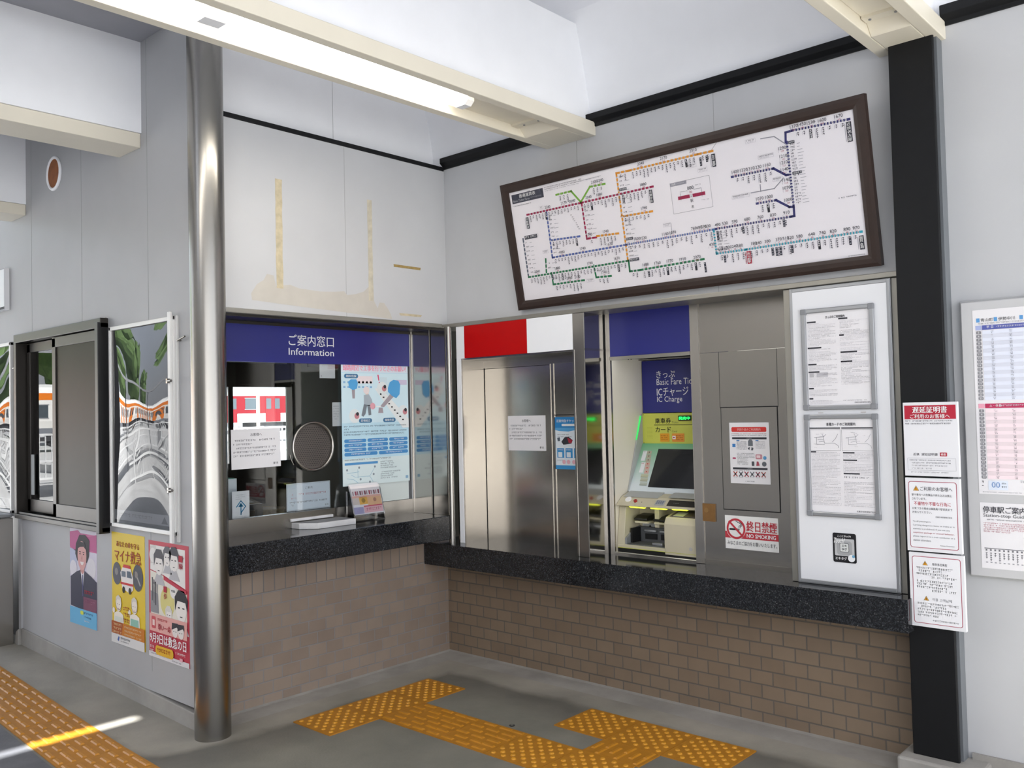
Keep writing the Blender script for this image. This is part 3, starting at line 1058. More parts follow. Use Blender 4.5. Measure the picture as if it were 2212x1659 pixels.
b = MB(); b.box(-1.64, -0.02, 0.0, -1.60, 1.9, 2.45, plain('partition_grey', '9b9b90', 0.6, noise=0.03))
b.box(-1.60, 0.08, 1.885, -1.59, 1.6, 1.91, plain('office_trim', 'a2a29b'))
b.box(-1.60, -0.05, 0.0, -1.585, 0.005, 2.45, plain('partition_edge', '55554f', 0.6)); struct(b.build('wall_partition'))
w = empty('window_2', (XO, 0.6, 1.045)); struct(w)
b = MB()
b.box(XO - 0.02, 0.517, 1.045, XO + 0.005, 0.562, 1.83, M['bronze'])
b.box(XO - 0.05, 0.0, 1.045, XO + 0.02, 1.21, 1.075, M['bronze'])
b.box(XO - 0.05, 0.0, 1.80, XO + 0.02, 1.21, 1.83, M['bronze'])
b.box(XO - 0.05, 1.19, 1.045, XO + 0.05, 1.24, 1.83, M['bronze'])
b.build('window_frame', w)
b = MB(); b.box(XO - 0.07, 0.0, 1.05, XO - 0.064, 1.21, 1.82, M['pane']); b.build('glass_pane', w)
b = MB(); b.cyl((XO + 0.12, -0.2, 2.035), (XO + 0.12, 1.08, 2.035), 0.012, M['alu'], 10); b.cyl((XO + 0.05, 1.06, 2.035), (XO + 0.13, 1.06, 2.06), 0.012, M['grey'], 8)  # stands for an unlit fluorescent strip in the office
tag(b.build('blind_rail'), 'thin pale unlit lamp strip across the dark head of the inner office window', 'rail')

b = MB(); b.box(-0.75, -1.62, 0.80, -0.2, -0.2, 0.84, DK); b.box(-0.75, -1.6, 0, -0.70, -1.55, 0.8, DK); b.box(-0.75, -0.3, 0, -0.70, -0.25, 0.8, DK)
b.box(-0.26, -1.6, 0, -0.21, -1.55, 0.8, DK); b.box(-0.26, -0.3, 0, -0.21, -0.25, 0.8, DK)
tag(b.build('office_desk'), 'dark desk inside the office behind the information window', 'desk')
b = MB(); b.box(-0.36, -1.43, 0.841, -0.27, -1.325, 1.175, plain('white_file', 'dfe3e8', 0.5, noise=0.01))
o = b.build('file_box'); tag(o, 'white upright file box inside the lower left corner of the information window', 'file box')
b = MB(); b.box(-0.355, -1.42, 1.175, -0.275, -1.335, 1.178, ink('5aa08a')); b.build('file_edge', o)
o, s = poster('arrow_card', 'A', -1.413, 1.113, XW - 0.045, 0.104, 0.147, M['paper'])
tag(o, 'white card with a blue outlined arrow standing at the lower left of the information window', 'card')
BL = ink('2c7fa8')
s.line([(0.026, 0.083), (0.052, 0.052), (0.080, 0.083), (0.055, 0.113), (0.052, 0.122)], 0.0055, BL)
s.line([(0.052, 0.125), (0.052, 0.075)], 0.006, BL); s.poly([(0.052, 0.062), (0.036, 0.084), (0.068, 0.084)], BL)
s.para(0.02, 0.018, 0.06, 3, 0.011, 0.005, K['lg'], rnd); s.fine(0.015, 0.134, 0.07, 0.004, K['lg'], rnd)
s.build('printing', o)
b = MB()
b.cyl((-0.60, -0.93, 0.841), (-0.60, -0.93, 0.955), 0.105, plain('wicker', '8d7a58', 0.7, noise=0.2, scale=60), 28)
b.torus((-0.60, -0.93, 0.952), (0, 0, 1), 0.104, 0.006, plain('wicker', '8d7a58'), 32, 8)
tag(b.build('basket'), 'low tan basket on the office desk behind the arrow card', 'basket')
t = empty('telephone', (-0.35, -1.17, 0.841)); tag(t, 'dark desk telephone with grey keys seen through the glass under the window notice', 'telephone')
BK = plain('black_plastic', '1c1c1e', 0.35, noise=0.03)
b = MB(); b.prism([(-0.43, 0.841), (-0.27, 0.841), (-0.27, 0.87), (-0.43, 0.93)], -1.27, -1.07, BK, 'y'); b.build('body', t, bevel=0.006)
b = MB(); b.tube([(-0.42, -1.245, 0.945), (-0.36, -1.245, 0.945), (-0.29, -1.245, 0.905)], 0.018, BK, 12); b.build('handset', t)
b = MB()
for i in range(3):
    for j in range(4):
        x = -0.40 + j * 0.03
        b.box(x, -1.18 + i * 0.03, 0.915 - j * 0.0112, x + 0.02, -1.162 + i * 0.03, 0.924 - j * 0.0112, M['grey'])
b.build('keypad', t)
t = empty('clipboard', (-0.55, -1.20, 1.02)); tag(t, 'brown clipboard with papers lying on top of the black desk equipment in the office', 'clipboard')
b = MB(); b.prism([(-0.66, 1.045), (-0.46, 1.01), (-0.46, 1.005), (-0.66, 1.04)], -1.31, -1.06, plain('clip_brown', '6b5f4c', 0.6), 'y'); b.build('board', t)
b = MB(); b.prism([(-0.645, 1.0445), (-0.475, 1.0147), (-0.475, 1.0127), (-0.645, 1.0425)], -1.29, -1.09, plain('clip_paper', '9c998f', 0.6), 'y'); b.build('paper_sheet', t)
b = MB(); b.cyl((-0.655, -1.24, 1.052), (-0.655, -1.15, 1.052), 0.008, M['steel'], 10); b.build('clip', t)
b = MB(); b.box(-0.78, -1.34, 0.841, -0.56 - 0.18, -1.0, 1.0, BK); b.box(-0.74, -1.32, 0.97, -0.45, -1.05, 1.004, BK); b.box(-0.74, -1.32, 0.841, -0.72, -1.28, 0.97, BK); b.box(-0.47, -1.32, 0.841, -0.45, -1.28, 0.97, BK); b.box(-0.47, -1.09, 0.841, -0.45, -1.05, 0.97, BK)
tag(b.build('paper_rack'), 'black open rack holding the clipboard on the office desk', 'rack')

# ================================================================== TICKET WALL (faces -Y)
b = MB()
b.box(0.0005, -0.20, 0.576, 2.89, 0.14, 0.711, M['granite'])
b.box(0.0005, 0.0, 0.5755, 2.89, 0.14, 0.576, M['granite'])
tag(b.build('granite_counter', bevel=0.004), 'long lower black granite counter under the red sign and the ticket machine', 'counter')

# --- closed shutter bay
bay = empty('shutter_bay', (0.7, 0.0, 0.711))
tag(bay, 'recessed bay closed with a stainless steel shutter panel under the red and white signs', 'shutter bay')
b = MB()
b.box(0.200, -0.090, 0.711, 0.232, 0.16, 1.838, M['door'])
b.box(0.262, -0.094, 0.711, 0.258, -0.088, 1.836, M['steelv'])
b.build('left_jamb', bay)
b = MB()
b.box(0.232, 0.132, 0.711, 0.768, 0.16, 1.838, M['door'])
b.box(0.232, 0.126, 1.785, 1.20, 0.132, 1.838, M['steel'])
b.box(0.2322, 0.1312, 0.711, 0.2362, 0.1325, 1.785, M['dark'])
b.box(0.2322, 0.1312, 1.778, 0.768, 0.1325, 1.7815, M['dark'])
b.build('shutter_panel', bay)
b = MB()
b.box(0.768, 0.129, 0.711, 0.774, 0.16, 1.785, M['steelv'])
b.box(0.774, 0.134, 0.711, 0.794, 0.16, 1.785, M['door'])
b.box(0.794, 0.128, 0.711, 0.800, 0.16, 1.785, M['steelv'])
b.build('shutter_rib', bay)
b = MB()
b.box(0.800, 0.134, 0.711, 1.20, 0.16, 1.785, M['door'])
b.box(0.80, 0.130, 1.478, 1.20, 0.135, 1.483, M['dark'])
b.build('side_panel', bay)
b = MB()
b.box(0.20, -0.088, 1.830, 1.135, 0.16, 1.842, M['steel'])
b.build('head_plate', bay)
b = MB()
b.box(1.132, -0.100, 0.711, 1.210, 0.16, 2.037, M['steelv'])
b.box(1.130, -0.103, 0.711, 1.142, -0.098, 1.838, M['steelv'])
b.build('right_post', bay, bevel=0.002)
b = MB()
b.box(1.2102, -0.098, 1.83, 1.213, 0.08, 1.842, M['steel'])
b.box(1.2102, -0.098, 0.711, 1.2125, 0.075, 2.036, M['mirror'])
b.build('post_side', bay)

o, s = poster('red_sign', 'B', 0.293, 2.037, -0.098, 0.507, 0.198, M['red'], 0.004)
tag(o, 'plain red sign panel at the top left of the shutter bay', 'sign panel')
o, s = poster('white_sign', 'B', 0.801, 2.037, -0.098, 0.330, 0.198, M['white'], 0.004)
tag(o, 'plain white sign panel between the red panel and the steel post', 'sign panel')
s = MB()
s.box(0.2185, -0.098, 1.838, 0.293, -0.09, 2.036, M['white'])
s.box(0.2185, -0.098, 0.712, 0.252, -0.09, 1.838, M['white'])
s.build('white_strip', bay)
b = MB()
b.box(0.232, -0.088, 1.842, 1.132, 0.1, 2.036, M['alu'])
b.build('sign_backing', bay)

note_customer('B', 0.428, 1.480, 0.131, 'shutter_notice', 'white landscape notice taped to the steel shutter panel')
o, s = poster('ticket_poster', 'B', 0.8015, 1.468, 0.1335, 0.21, 0.305, plain('poster_white_blue', 'e6eef4', 0.5, noise=0.01))
tag(o, 'small blue and white limited express ticket poster half hidden behind the steel post', 'poster')
r = random.Random(2)
s.rect(0, 0, 0.21, 0.062, ink('2f86c6'), 1)
s.text('近鉄特急チケットレス', 0.012, 0.014, K['w'], h=0.017, w=0.185, bold=0.01)
s.poly([(0, 0.062), (0.21, 0.062), (0.21, 0.066), (0.1, 0.085), (0.03, 0.082), (0, 0.075)], ink('5fa8da'), 1)
s.rrect(0.05, 0.040, 0.15, 0.013, 0.006, K['w'], 3)
s.fine(0.015, 0.10, 0.09, 0.006, K['g'], r); s.fine(0.015, 0.112, 0.11, 0.006, K['g'], r)
s.poly([(0.045, 0.145), (0.07, 0.118), (0.10, 0.115), (0.13, 0.135), (0.12, 0.155), (0.06, 0.162)], K['dk'], 2)
s.poly([(0.09, 0.12), (0.128, 0.135), (0.12, 0.153), (0.10, 0.15)], ink('b03042'), 3)
s.poly([(0.014, 0.122), (0.034, 0.118), (0.036, 0.14), (0.018, 0.142)], ink('5a6470'), 2)
for x in (0.012, 0.075, 0.138):
    s.rect(x, 0.182, 0.052, 0.056, ink('3f97d2'), 2); s.rect(x + 0.008, 0.205, 0.03, 0.03, ink('e8f1f6'), 3)
    s.fine(x + 0.006, 0.188, 0.04, 0.007, K['w'], r, 4)
for x in (0.062, 0.095, 0.135):
    s.disc(x, 0.262, 0.013, ink('eab7c4'), 2)
s.fine(0.012, 0.25, 0.04, 0.006, K['g'], r); s.rect(0, 0.282, 0.21, 0.023, ink('3f97d2'), 2)
s.build('printing', o)

# --- steel frame round the ticket machine
fr = empty('machine_surround', (1.5, 0.08, 0.711))
tag(fr, 'brushed steel surround framing the ticket machine opening', 'steel frame')
b = MB()
b.box(1.2135, 0.076, 0.711, 1.2165, 0.0960, 2.036, M['dark'])
b.box(1.2165, 0.083, 0.711, 1.2475, 0.0960, 2.036, M['steelv'])
b.box(1.221, 0.080, 0.711, 1.230, 0.084, 2.036, M['steelv'])
b.build('left_stile', fr)
b = MB()
b.box(1.757, 0.078, 0.711, 1.808, 0.0965, 2.046, M['steelv'])
b.build('right_stile', fr, bevel=0.002)
b = MB()
b.box(1.2475, 0.074, 1.777, 1.757, 0.0960, 1.796, M['gutter'])
for x in (1.375, 1.393):
    b.cyl((x, 0.075, 1.777), (x, 0.075, 1.774), 0.004, M['dark'], 8)
b.build('lintel', fr)
b = MB()
b.box(1.2475, 0.082, 0.711, 1.757, 0.0960, 0.7195, M['steel'])
b.build('sill_strip', fr)
b = MB()
b.box(1.225, 0.1605, 0.711, 1.2475, 0.75, 1.80, M['cream'])
b.box(1.2165, 0.0966, 0.711, 1.2475, 0.1604, 2.036, M['cream'])
struct(b.build('wall_recess_left'))
b = MB(); b.box(1.2475, 0.1605, 1.797, 1.98, 0.75, 1.81, M['black']); struct(b.build('ceiling_recess'))
b = MB(); b.box(1.93, 0.1605, 0.711, 1.98, 0.75, 1.796, M['cream']); struct(b.build('wall_recess_right'))
b = MB(); b.box(1.2475, 0.74, 0.711, 1.93, 0.75, 1.796, M['cream']); struct(b.build('wall_recess_back'))
b = MB(); b.box(1.2478, 0.36, 1.782, 1.757, 0.375, 1.790, M['steel']); struct(b.build('trim_4'))
o, s = poster('blue_sign', 'B', 1.2485, 2.036, 0.100, 0.508, 0.239, M['blue'], 0.018)
tag(o, 'plain dark blue sign panel above the ticket machine opening', 'sign panel')

# sign inside the opening
s = Sheet('B', 1.255, 1.779, 0.392)
s.slab(0, 0, 0.66, 0.297, 0.01, M['blue'])
o = s.build('ticket_sign')
tag(o, 'blue sign for basic fare tickets and IC charge inside the ticket machine opening', 'sign')
s = s.lift(0.01)
s.text('きっぷ', 0.098, 0.060, K['w'], h=0.042, w=0.122, bold=0.006)
s.text('Basic Fare Tickets', 0.098, 0.106, K['w'], h=0.0345, w=0.295, bold=0.0)
s.text('ICチャージ', 0.098, 0.155, K['w'], h=0.050, w=0.206, bold=0.006)
s.text('IC Charge', 0.098, 0.206, K['w'], h=0.040, w=0.165, bold=0.0)
s.build('lettering', o)
s = s.lift(0)
s.rrect(0.33, 0.16, 0.09, 0.085, 0.008, K['w'], 2)
s.build('pictogram', o)

# --- ticket machine
tv = empty('ticket_machine', (1.58, 0.4, 0.7195))
tag(tv, 'cream ticket machine with yellow header and dark screen recessed in the steel wall', 'ticket machine')
TC = plain('machine_cream', 'c6bea4', 0.42, noise=0.02)
TG = plain('machine_grey', 'aeb0ae', 0.45, noise=0.02)
XL, XR = 1.250, 1.92
yz = lambda t: (0.20 + 0.17 * t, 1.01 + 0.295 * t)       # screen slope from ledge to header
b = MB()
b.box(XL, 0.385, 0.7195, XR, 0.73, 1.478, TC)
b.prism([(0.385, 0.985), (0.385, 1.303), yz(1), yz(0), (0.17, 0.985)], XL, XR, TC, 'x')
b.prism([(0.385, 0.965), (0.16, 0.965), (0.095, 0.978), (0.155, 1.025), (0.215, 1.042), (0.385, 1.05)], XL, XR, TC, 'x')
b.box(XL, 0.26, 0.76, XR, 0.385, 0.97, TC)
b.box(XL, 0.10, 0.7195, XR, 0.385, 0.765, TC)
b.prism([(0.26, 0.72), (0.10, 0.72), (0.105, 0.80), (0.13, 0.97), (0.26, 0.97)], XL, XL + 0.045, TC, 'x')
b.box(1.452, 0.17, 0.86, 1.480, 0.27, 0.975, TC)
b.build('cabinet', tv, bevel=0.003)
b = MB()                      # printer box at the right
b.prism([(0.26, 0.73), (0.098, 0.73), (0.098, 0.895), (0.118, 0.93), (0.26, 0.965)], 1.555, XR, TC, 'x')
b.build('change_box', tv, bevel=0.006)
b = MB()
b.prism([(0.122, 0.934), (0.122, 0.936), (0.235, 0.963), (0.235, 0.961)], 1.580, 1.76, plain('coin_well', '5f5654', 0.5), 'x')
b.prism([(0.122, 0.9362), (0.122, 0.938), (0.18, 0.952), (0.18, 0.950)], 1.60, 1.66, TG, 'x')
b.build('coin_hopper', tv)
# header
b = MB()
YEL = plain('header_yellow', 'c6c955', 0.4, noise=0.02)
b.box(XL + 0.006, 0.372, 1.303, XR, 0.386, 1.478, YEL)
hp = b.build('header_panel', tv)
s = Sheet('B', XL, 1.480, 0.3715)
def hx(x, z): return (x - XL, 1.480 - z)
s.text('乗車券', *hx(1.342, 1.451), K['k'], h=0.031, w=0.105, bold=0.004)
s.text('Ticket', *hx(1.452, 1.432), ink('8d8f52'), h=0.012)
s.text('カード', *hx(1.343, 1.401), K['k'], h=0.031, w=0.103, bold=0.004)
s.text('Card', *hx(1.452, 1.382), ink('8d8f52'), h=0.012)
u, v = hx(1.335, 1.4135); s.rect(u, v, 0.25, 0.003, K['k'])
for x0, x1 in ((1.373, 1.435), (1.451, 1.531)):
    u, v = hx(x0, 1.364); s.rrect(u, v, x1 - x0, 0.047, 0.004, ink('dd9b2c' if x0 < 1.4 else 'e3953f'), 2)
    r = random.Random(9)
    for i in range(3):
        s.fine(u + 0.006 + (0.022 if x0 > 1.4 else 0), v + 0.010 + i * 0.011, (x1 - x0) * (0.75 if x0 < 1.4 else 0.6), 0.006, ink('7a4a1a'), r, 4)
u, v = hx(1.455, 1.35); s.rect(u, v, 0.02, 0.018, K['w'], 4); s.disc(u + 0.01, v + 0.009, 0.005, K['r'], 6, n=10)
for i in range(9):
    for j in range(9):
        u, v = hx(1.288 + i * 0.0042, 1.398 - j * 0.0075); s.disc(u, v, 0.0011, ink('97993f'), 2, n=6)
for z in (1.472, 1.309):
    u, v = hx(1.263, z); s.disc(u, v, 0.0035, ink('7c7d45'), 2, n=8)
s.build('lettering', hp)
b = MB(); b.box(1.497, 0.366, 1.435, 1.578, 0.373, 1.463, M['dark']); led = b.build('status_display', tv)
s = Sheet('B', 1.497, 1.463, 0.3655)
s.text('発売中', 0.005, 0.005, emit('led_green', '1fe05a', 1.6), h=0.018, w=0.071, bold=0.03)
s.build('lit_lettering', led)
# slanted side cheek with the lit green strip
b = MB()
b.prism([(0.372, 1.303), (0.372, 1.472), (0.360, 1.470), (0.213, 1.045), (0.222, 1.040)], XL - 0.0015, XL + 0.006, TG, 'x')
b.build('side_cheek', tv)
b = MB()
def ck(z): return 0.213 + (z - 1.045) * (0.360 - 0.213) / 0.425
b.prism([(ck(1.33) - 0.003, 1.33), (ck(1.465) - 0.003, 1.465), (ck(1.465) + 0.004, 1.466), (ck(1.33) + 0.001, 1.33)], XL - 0.001, XL + 0.0065, emit('strip_green', '2fae52', 0.55), 'x')
b.build('status_strip', tv)
# screen fascia on the slope
Uv, Dv = Vector((1, 0, 0)), Vector((0, -0.17, -0.295)).normalized()
LS = math.hypot(0.17, 0.295)
org = Vector((XL + 0.006, 0.37, 1.305))
GRN = plain('fascia_green', '8fc29a', 0.45, noise=0)
m_, nt_, b_ = MATS['fascia_green'], MATS['fascia_green'].node_tree, MATS['fascia_green'].node_tree.nodes['Principled BSDF']
tc_ = nt_.nodes.new('ShaderNodeTexCoord'); sp_ = nt_.nodes.new('ShaderNodeSeparateXYZ'); cr_ = nt_.nodes.new('ShaderNodeValToRGB')
nt_.links.new(tc_.outputs['Generated'], sp_.inputs[0]); nt_.links.new(sp_.outputs[2], cr_.inputs[0]); nt_.links.new(cr_.outputs[0], b_.inputs['Base Color'])
cr_.color_ramp.elements[0].position = 0.15; cr_.color_ramp.elements[0].color = lin('cdd6da'); cr_.color_ramp.elements[1].position = 1.0; cr_.color_ramp.elements[1].color = lin('6fb07e')
s = Sheet('T', org, Uv, Dv)
s.slab(0, 0, 0.66, LS * 0.9, 0.004, GRN)
fa = s.build('screen_fascia', tv)
s = s.lift(0.004)
s.slab(0.120, 0.036, 0.36, 0.236, 0.003, plain('touch_screen', '1d1f22', 0.15, noise=0))
s.build('touch_screen', tv)
s = Sheet('T', org + Vector((0, 0, 0)), Uv, Dv).lift(0.0045)
r = random.Random(4)
for i in range(9):
    v = 0.048 + i * 0.0245; u = 0.022 + i * 0.0035
    red_ = 2 < i < 6
    s.rect(u + 0.028, v, 0.030, 0.021, ink('c9a79c' if red_ else 'b3aa98') if i < 6 else ink(('b9bb9d', 'b4b6a0', 'b0b8ae')[i - 6]), 2)
    if i < 6:
        s.disc(u + 0.043, v + 0.009, 0.004, ink('b0463c' if red_ else '5b5850'), 4, n=10)
    if i in (0, 3):
        s.rect(u, v, 0.027, 0.022 * 2.9, ink('dcdee0'), 2)
        s.fine(u + 0.003, v + 0.004, 0.02, 0.006, ink('b0463c') if red_ else K['g'], r, 4)
    if i >= 6:
        s.rect(u + 0.010, v, 0.02, 0.021, ink(('b9bb9d', 'b4b6a0', 'b0b8ae')[i - 6]), 2); s.rect(u + 0.010, v + 0.016, 0.048, 0.003, ink('8c9082'), 4)
s.build('side_label', fa)
# ledge details
def onledge(x, t, up=0.0):      # point on the ledge slope (0.155,1.025)-(0.095,0.978)
    return Vector((x, 0.155 - 0.06 * t, 1.025 - 0.047 * t + up))
nrm = Vector((0, -0.047, 0.06)).normalized()
b = MB(); p = onledge(1.31, 0.35); b.cyl(p, p + nrm * 0.004, 0.0185, plain('white_plastic', 'efefef', 0.4, noise=0), 24); b.cyl(p + nrm * 0.004 + Vector((0, 0.008, 0.0055)), p + nrm * 0.0045 + Vector((0, 0.008, 0.0055)), 0.003, M['dark'], 8); b.build('call_disc', tv)
b = MB(); p = onledge(1.363, 0.5); b.cyl(p, p + nrm * 0.008, 0.010, plain('red_button', 'a82a22', 0.35, noise=0), 20); b.build('red_button', tv)
b = MB(); p = onledge(1.405, 0.55); b.cyl(p, p + nrm * 0.001, 0.0025, M['dark'], 8); b.build('indicator', tv)
s = Sheet('T', onledge(1.495, 0.30) + nrm * 0.001, Uv, Vector((0, -0.06, -0.047)))
s.slab(0, 0, 0.055, 0.036, 0.004, TG); kp = s.build('keypad', tv); s = s.lift(0.004)
for i in range(4):
    for j in range(3):
        s.rect(0.005 + i * 0.012, 0.004 + j * 0.010, 0.009, 0.007, ink('6f7686'), 2)
s.build('key', kp)
s = Sheet('T', onledge(1.570, 0.22) + nrm * 0.001, Uv, Vector((0, -0.06, -0.047)))
s.slab(0, 0, 0.20, 0.042, 0.003, plain('dark_window', '1f1d1c', 0.2, noise=0)); dw = s.build('amount_display', tv); s = s.lift(0.003)
s.fine(0.035, 0.02, 0.035, 0.007, ink('8a8a84'), random.Random(1)); s.build('lettering', dw)
b = MB(); b.prism([(0.14, 1.03), (0.20, 1.05), (0.23, 1.05), (0.23, 1.03)], 1.56, XR, TG, 'x'); b.prism([(0.145, 1.022), (0.20, 1.046), (0.23, 1.05), (0.23, 1.02)], XL + 0.02, 1.49, TG, 'x'); b.build('ledge_trim', tv)
LIT = emit('lit_strip', 'cfd83a', 1.0)
for i, (x0, x1, y, z) in enumerate(((1.318, 1.415, 0.135, 0.968), (1.455, 1.552, 0.135, 0.968), (1.60, 1.69, 0.118, 0.972))):
    b = MB(); b.prism([(y, z - 0.004), (y - 0.012, z + 0.001), (y - 0.010, z + 0.008), (y + 0.02, z + 0.010), (y + 0.03, z)], x0, x1, LIT, 'x'); b.build('lit_slot_guide', tv, bevel=0.003)
for i, (x0, x1) in enumerate(((1.320, 1.405), (1.445, 1.535))):
    b = MB()
    b.prism([(0.262, 0.925), (0.20, 0.918), (0.165, 0.905), (0.165, 0.893), (0.262, 0.893)], x0, x1, plain('slot_black', '161514', 0.4, noise=0), 'x')
    b.build('slot_mouth', tv, bevel=0.004)
    b = MB(); b.box(x0 + 0.01, 0.16, 0.880, x1 + 0.01, 0.262, 0.890, TC); b.build('slot_lip', tv)
    s = Sheet('B', x0 - 0.005, 0.868, 0.2585); s.slab(0, 0, x1 - x0 + 0.01, 0.030, 0.001, plain('label_grey', 'c4c6c8', 0.5, noise=0)); lb = s.build('slot_label', tv); s = s.lift(0.001)
    s.poly([(0.042, 0.018), (0.05, 0.008), (0.058, 0.018)], K['k']); s.rect(0.047, 0.016, 0.006, 0.009, K['k'])
    if i: s.fine(0.022, 0.018, 0.05, 0.008, K['k'], random.Random(3))
    s.build('arrow', lb)
# grey dispensing tray
TD = plain('tray_grey', '5d5f61', 0.4, noise=0.03)
b = MB()
b.prism([(0.26, 0.765), (0.112, 0.765), (0.112, 0.80), (0.20, 0.845), (0.26, 0.855)], XL + 0.010, XL + 0.055, plain('tray_grey_light', '86888a', 0.4), 'x')
b.box(XL + 0.055, 0.235, 0.765, 1.555, 0.262, 0.850, TD)
b.box(XL + 0.055, 0.112, 0.762, 1.555, 0.262, 0.770, TD)
b.build('dispensing_tray', tv, bevel=0.004)
b = MB(); b.box(XL + 0.057, 0.15, 0.772, XL + 0.068, 0.232, 0.85, M['dark']); b.build('tray_side_slot', tv)
for x0, x1 in ((1.345, 1.425), (1.447, 1.545)):
    b = MB(); b.box(x0, 0.222, 0.825, x1, 0.236, 0.838, M['alu']); b.build('ticket_lip', tv, bevel=0.003)
    b = MB(); b.box(x0 + 0.005, 0.228, 0.785, x1, 0.2352, 0.815, M['dark']); b.build('ticket_slot', tv)
b = MB(); b.box(1.462, 0.125, 0.770, 1.525, 0.155, 0.785, M['alu']); b.build('return_catch', tv, bevel=0.003)
b = MB(); b.box(XL + 0.006, 0.0985, 0.7235, 1.75, 0.101, 0.746, M['dark']); b.build('kick_strip', tv)
b = MB(); b.box(XL + 0.006, 0.098, 0.746, 1.75, 0.101, 0.7485, ink('c8cc4a')); b.build('yellow_line', tv)
b = MB(); b.cyl((1.715, 0.0985, 0.775), (1.715, 0.0965, 0.775), 0.010, plain('pale_cap', 'b6b3ae', 0.5, noise=0), 16); b.build('lock_cap', tv)

# --- steel wall panel with hatch
pn = empty('steel_wall_panel', (2.06, 0.09, 0.711))
tag(pn, 'brushed steel wall panel with an access hatch between ticket machine and white light box', 'steel panel')
b = MB()
b.box(1.808, 0.085, 0.735, 2.36, 0.0965, 1.782, M['steel'])
b.build('lower_sheet', pn)
b = MB()
b.box(1.808, 0.0845, 1.7835, 2.36, 0.11, 2.036, M['steel'])
b.build('upper_sheet', pn)
b = MB()
b.box(1.8085, 0.080, 0.711, 2.36, 0.0965, 0.736, M['steel'])
b.build('foot_rail', pn)
b = MB()
for x in (1.916, 2.226):
    b.box(x - 0.001, 0.0844, 1.50, x + 0.001, 0.086, 1.782, M['dark'])
b.box(1.918, 0.0842, 0.993, 2.224, 0.0855, 1.506, M['dark'])
b.build('hatch_gap', pn)
b = MB()
b.box(1.9225, 0.082, 0.998, 2.2195, 0.0845, 1.501, M['steel'])
b.build('hatch', pn)
o, s = poster('luggage_notice', 'B', 1.966, 1.427, 0.081, 0.212, 0.300, M['paper'])
tag(o, 'white carry-on luggage guide with red heading taped to the steel hatch', 'notice')
r = random.Random(21)
s.rrect(0.012, 0.022, 0.186, 0.024, 0.006, ink('cf3a35'), 1)
s.text('手回り品のご利用案内', 0.105, 0.028, ink('f0c9c4'), h=0.012, w=0.125, l=3, align='c')
s.fine(0.012, 0.053, 0.186, 0.005, ink('c9706a'), r); s.fine(0.012, 0.061, 0.186, 0.005, K['g'], r)
for v in (0.072, 0.221):
    s.rect(0.014, v, 0.184, 0.010, K['dk'], 1); s.text('ご利用案内', 0.105, v + 0.002, K['lg'], h=0.006, align='c', l=3)
for v, c in ((0.105, ink('3f7fc0')), (0.113, ink('3f7fc0')), (0.172, ink('b0486a'))):
    s.rrect(0.014, v, 0.018, 0.008, 0.003, c, 2)
for i in range(7):
    s.fine(0.038, 0.092 + i * 0.0062, 0.055, 0.004, K['g'], r)
    if i < 6: s.fine(0.14, 0.092 + i * 0.0062, 0.05, 0.004, K['lg'], r)
for i in range(9):
    s.fine(0.038, 0.150 + i * 0.0066, 0.095 if i < 4 else 0.06, 0.004, K['g'], r)
s.rect(0.038, 0.086, 0.016, 0.004, ink('3f7fc0'), 3); s.rect(0.14, 0.086, 0.016, 0.004, ink('3f7fc0'), 3)
s.poly([(0.100, 0.09), (0.108, 0.083), (0.118, 0.083), (0.125, 0.09), (0.125, 0.115), (0.100, 0.115)], ink('6d7176'), 2)
s.poly([(0.097, 0.125), (0.110, 0.120), (0.105, 0.136)], ink('4e5257'), 2); s.poly([(0.118, 0.12), (0.128, 0.125), (0.125, 0.136), (0.115, 0.136)], ink('5f6368'), 2)
s.rrect(0.138, 0.155, 0.034, 0.024, 0.005, ink('c98f98'), 2); s.rrect(0.143, 0.160, 0.02, 0.012, 0.003, ink('e6cfd2'), 4); s.disc(0.186, 0.172, 0.009, ink('5f9bc8'), 2, n=14)
s.rrect(0.116, 0.190, 0.014, 0.022, 0.003, ink('55595e'), 2); s.poly([(0.143, 0.19), (0.152, 0.19), (0.158, 0.21), (0.14, 0.212)], ink('a8505c'), 2); s.disc(0.182, 0.202, 0.012, ink('63676c'), 2, n=14)
s.fine(0.014, 0.234, 0.09, 0.004, K['g'], r)
for i in range(6):
    x = 0.018 + i * 0.030
    c = ink(('a8483c', '5f6368', 'a84852', '7a7e83', '8f4a58', 'a35a52')[i])
    s.line([(x, 0.243), (x + 0.018, 0.264)], 0.005, c, 2); s.line([(x + 0.018, 0.243), (x, 0.264)], 0.005, c, 3); s.disc(x + 0.009, 0.2535, 0.005, K['dk'], 4, n=10)
    s.fine(x, 0.268, 0.02, 0.0035, K['g'], r)
s.fine(0.08, 0.286, 0.05, 0.0045, K['dk'], r)
s.build('printing', o)

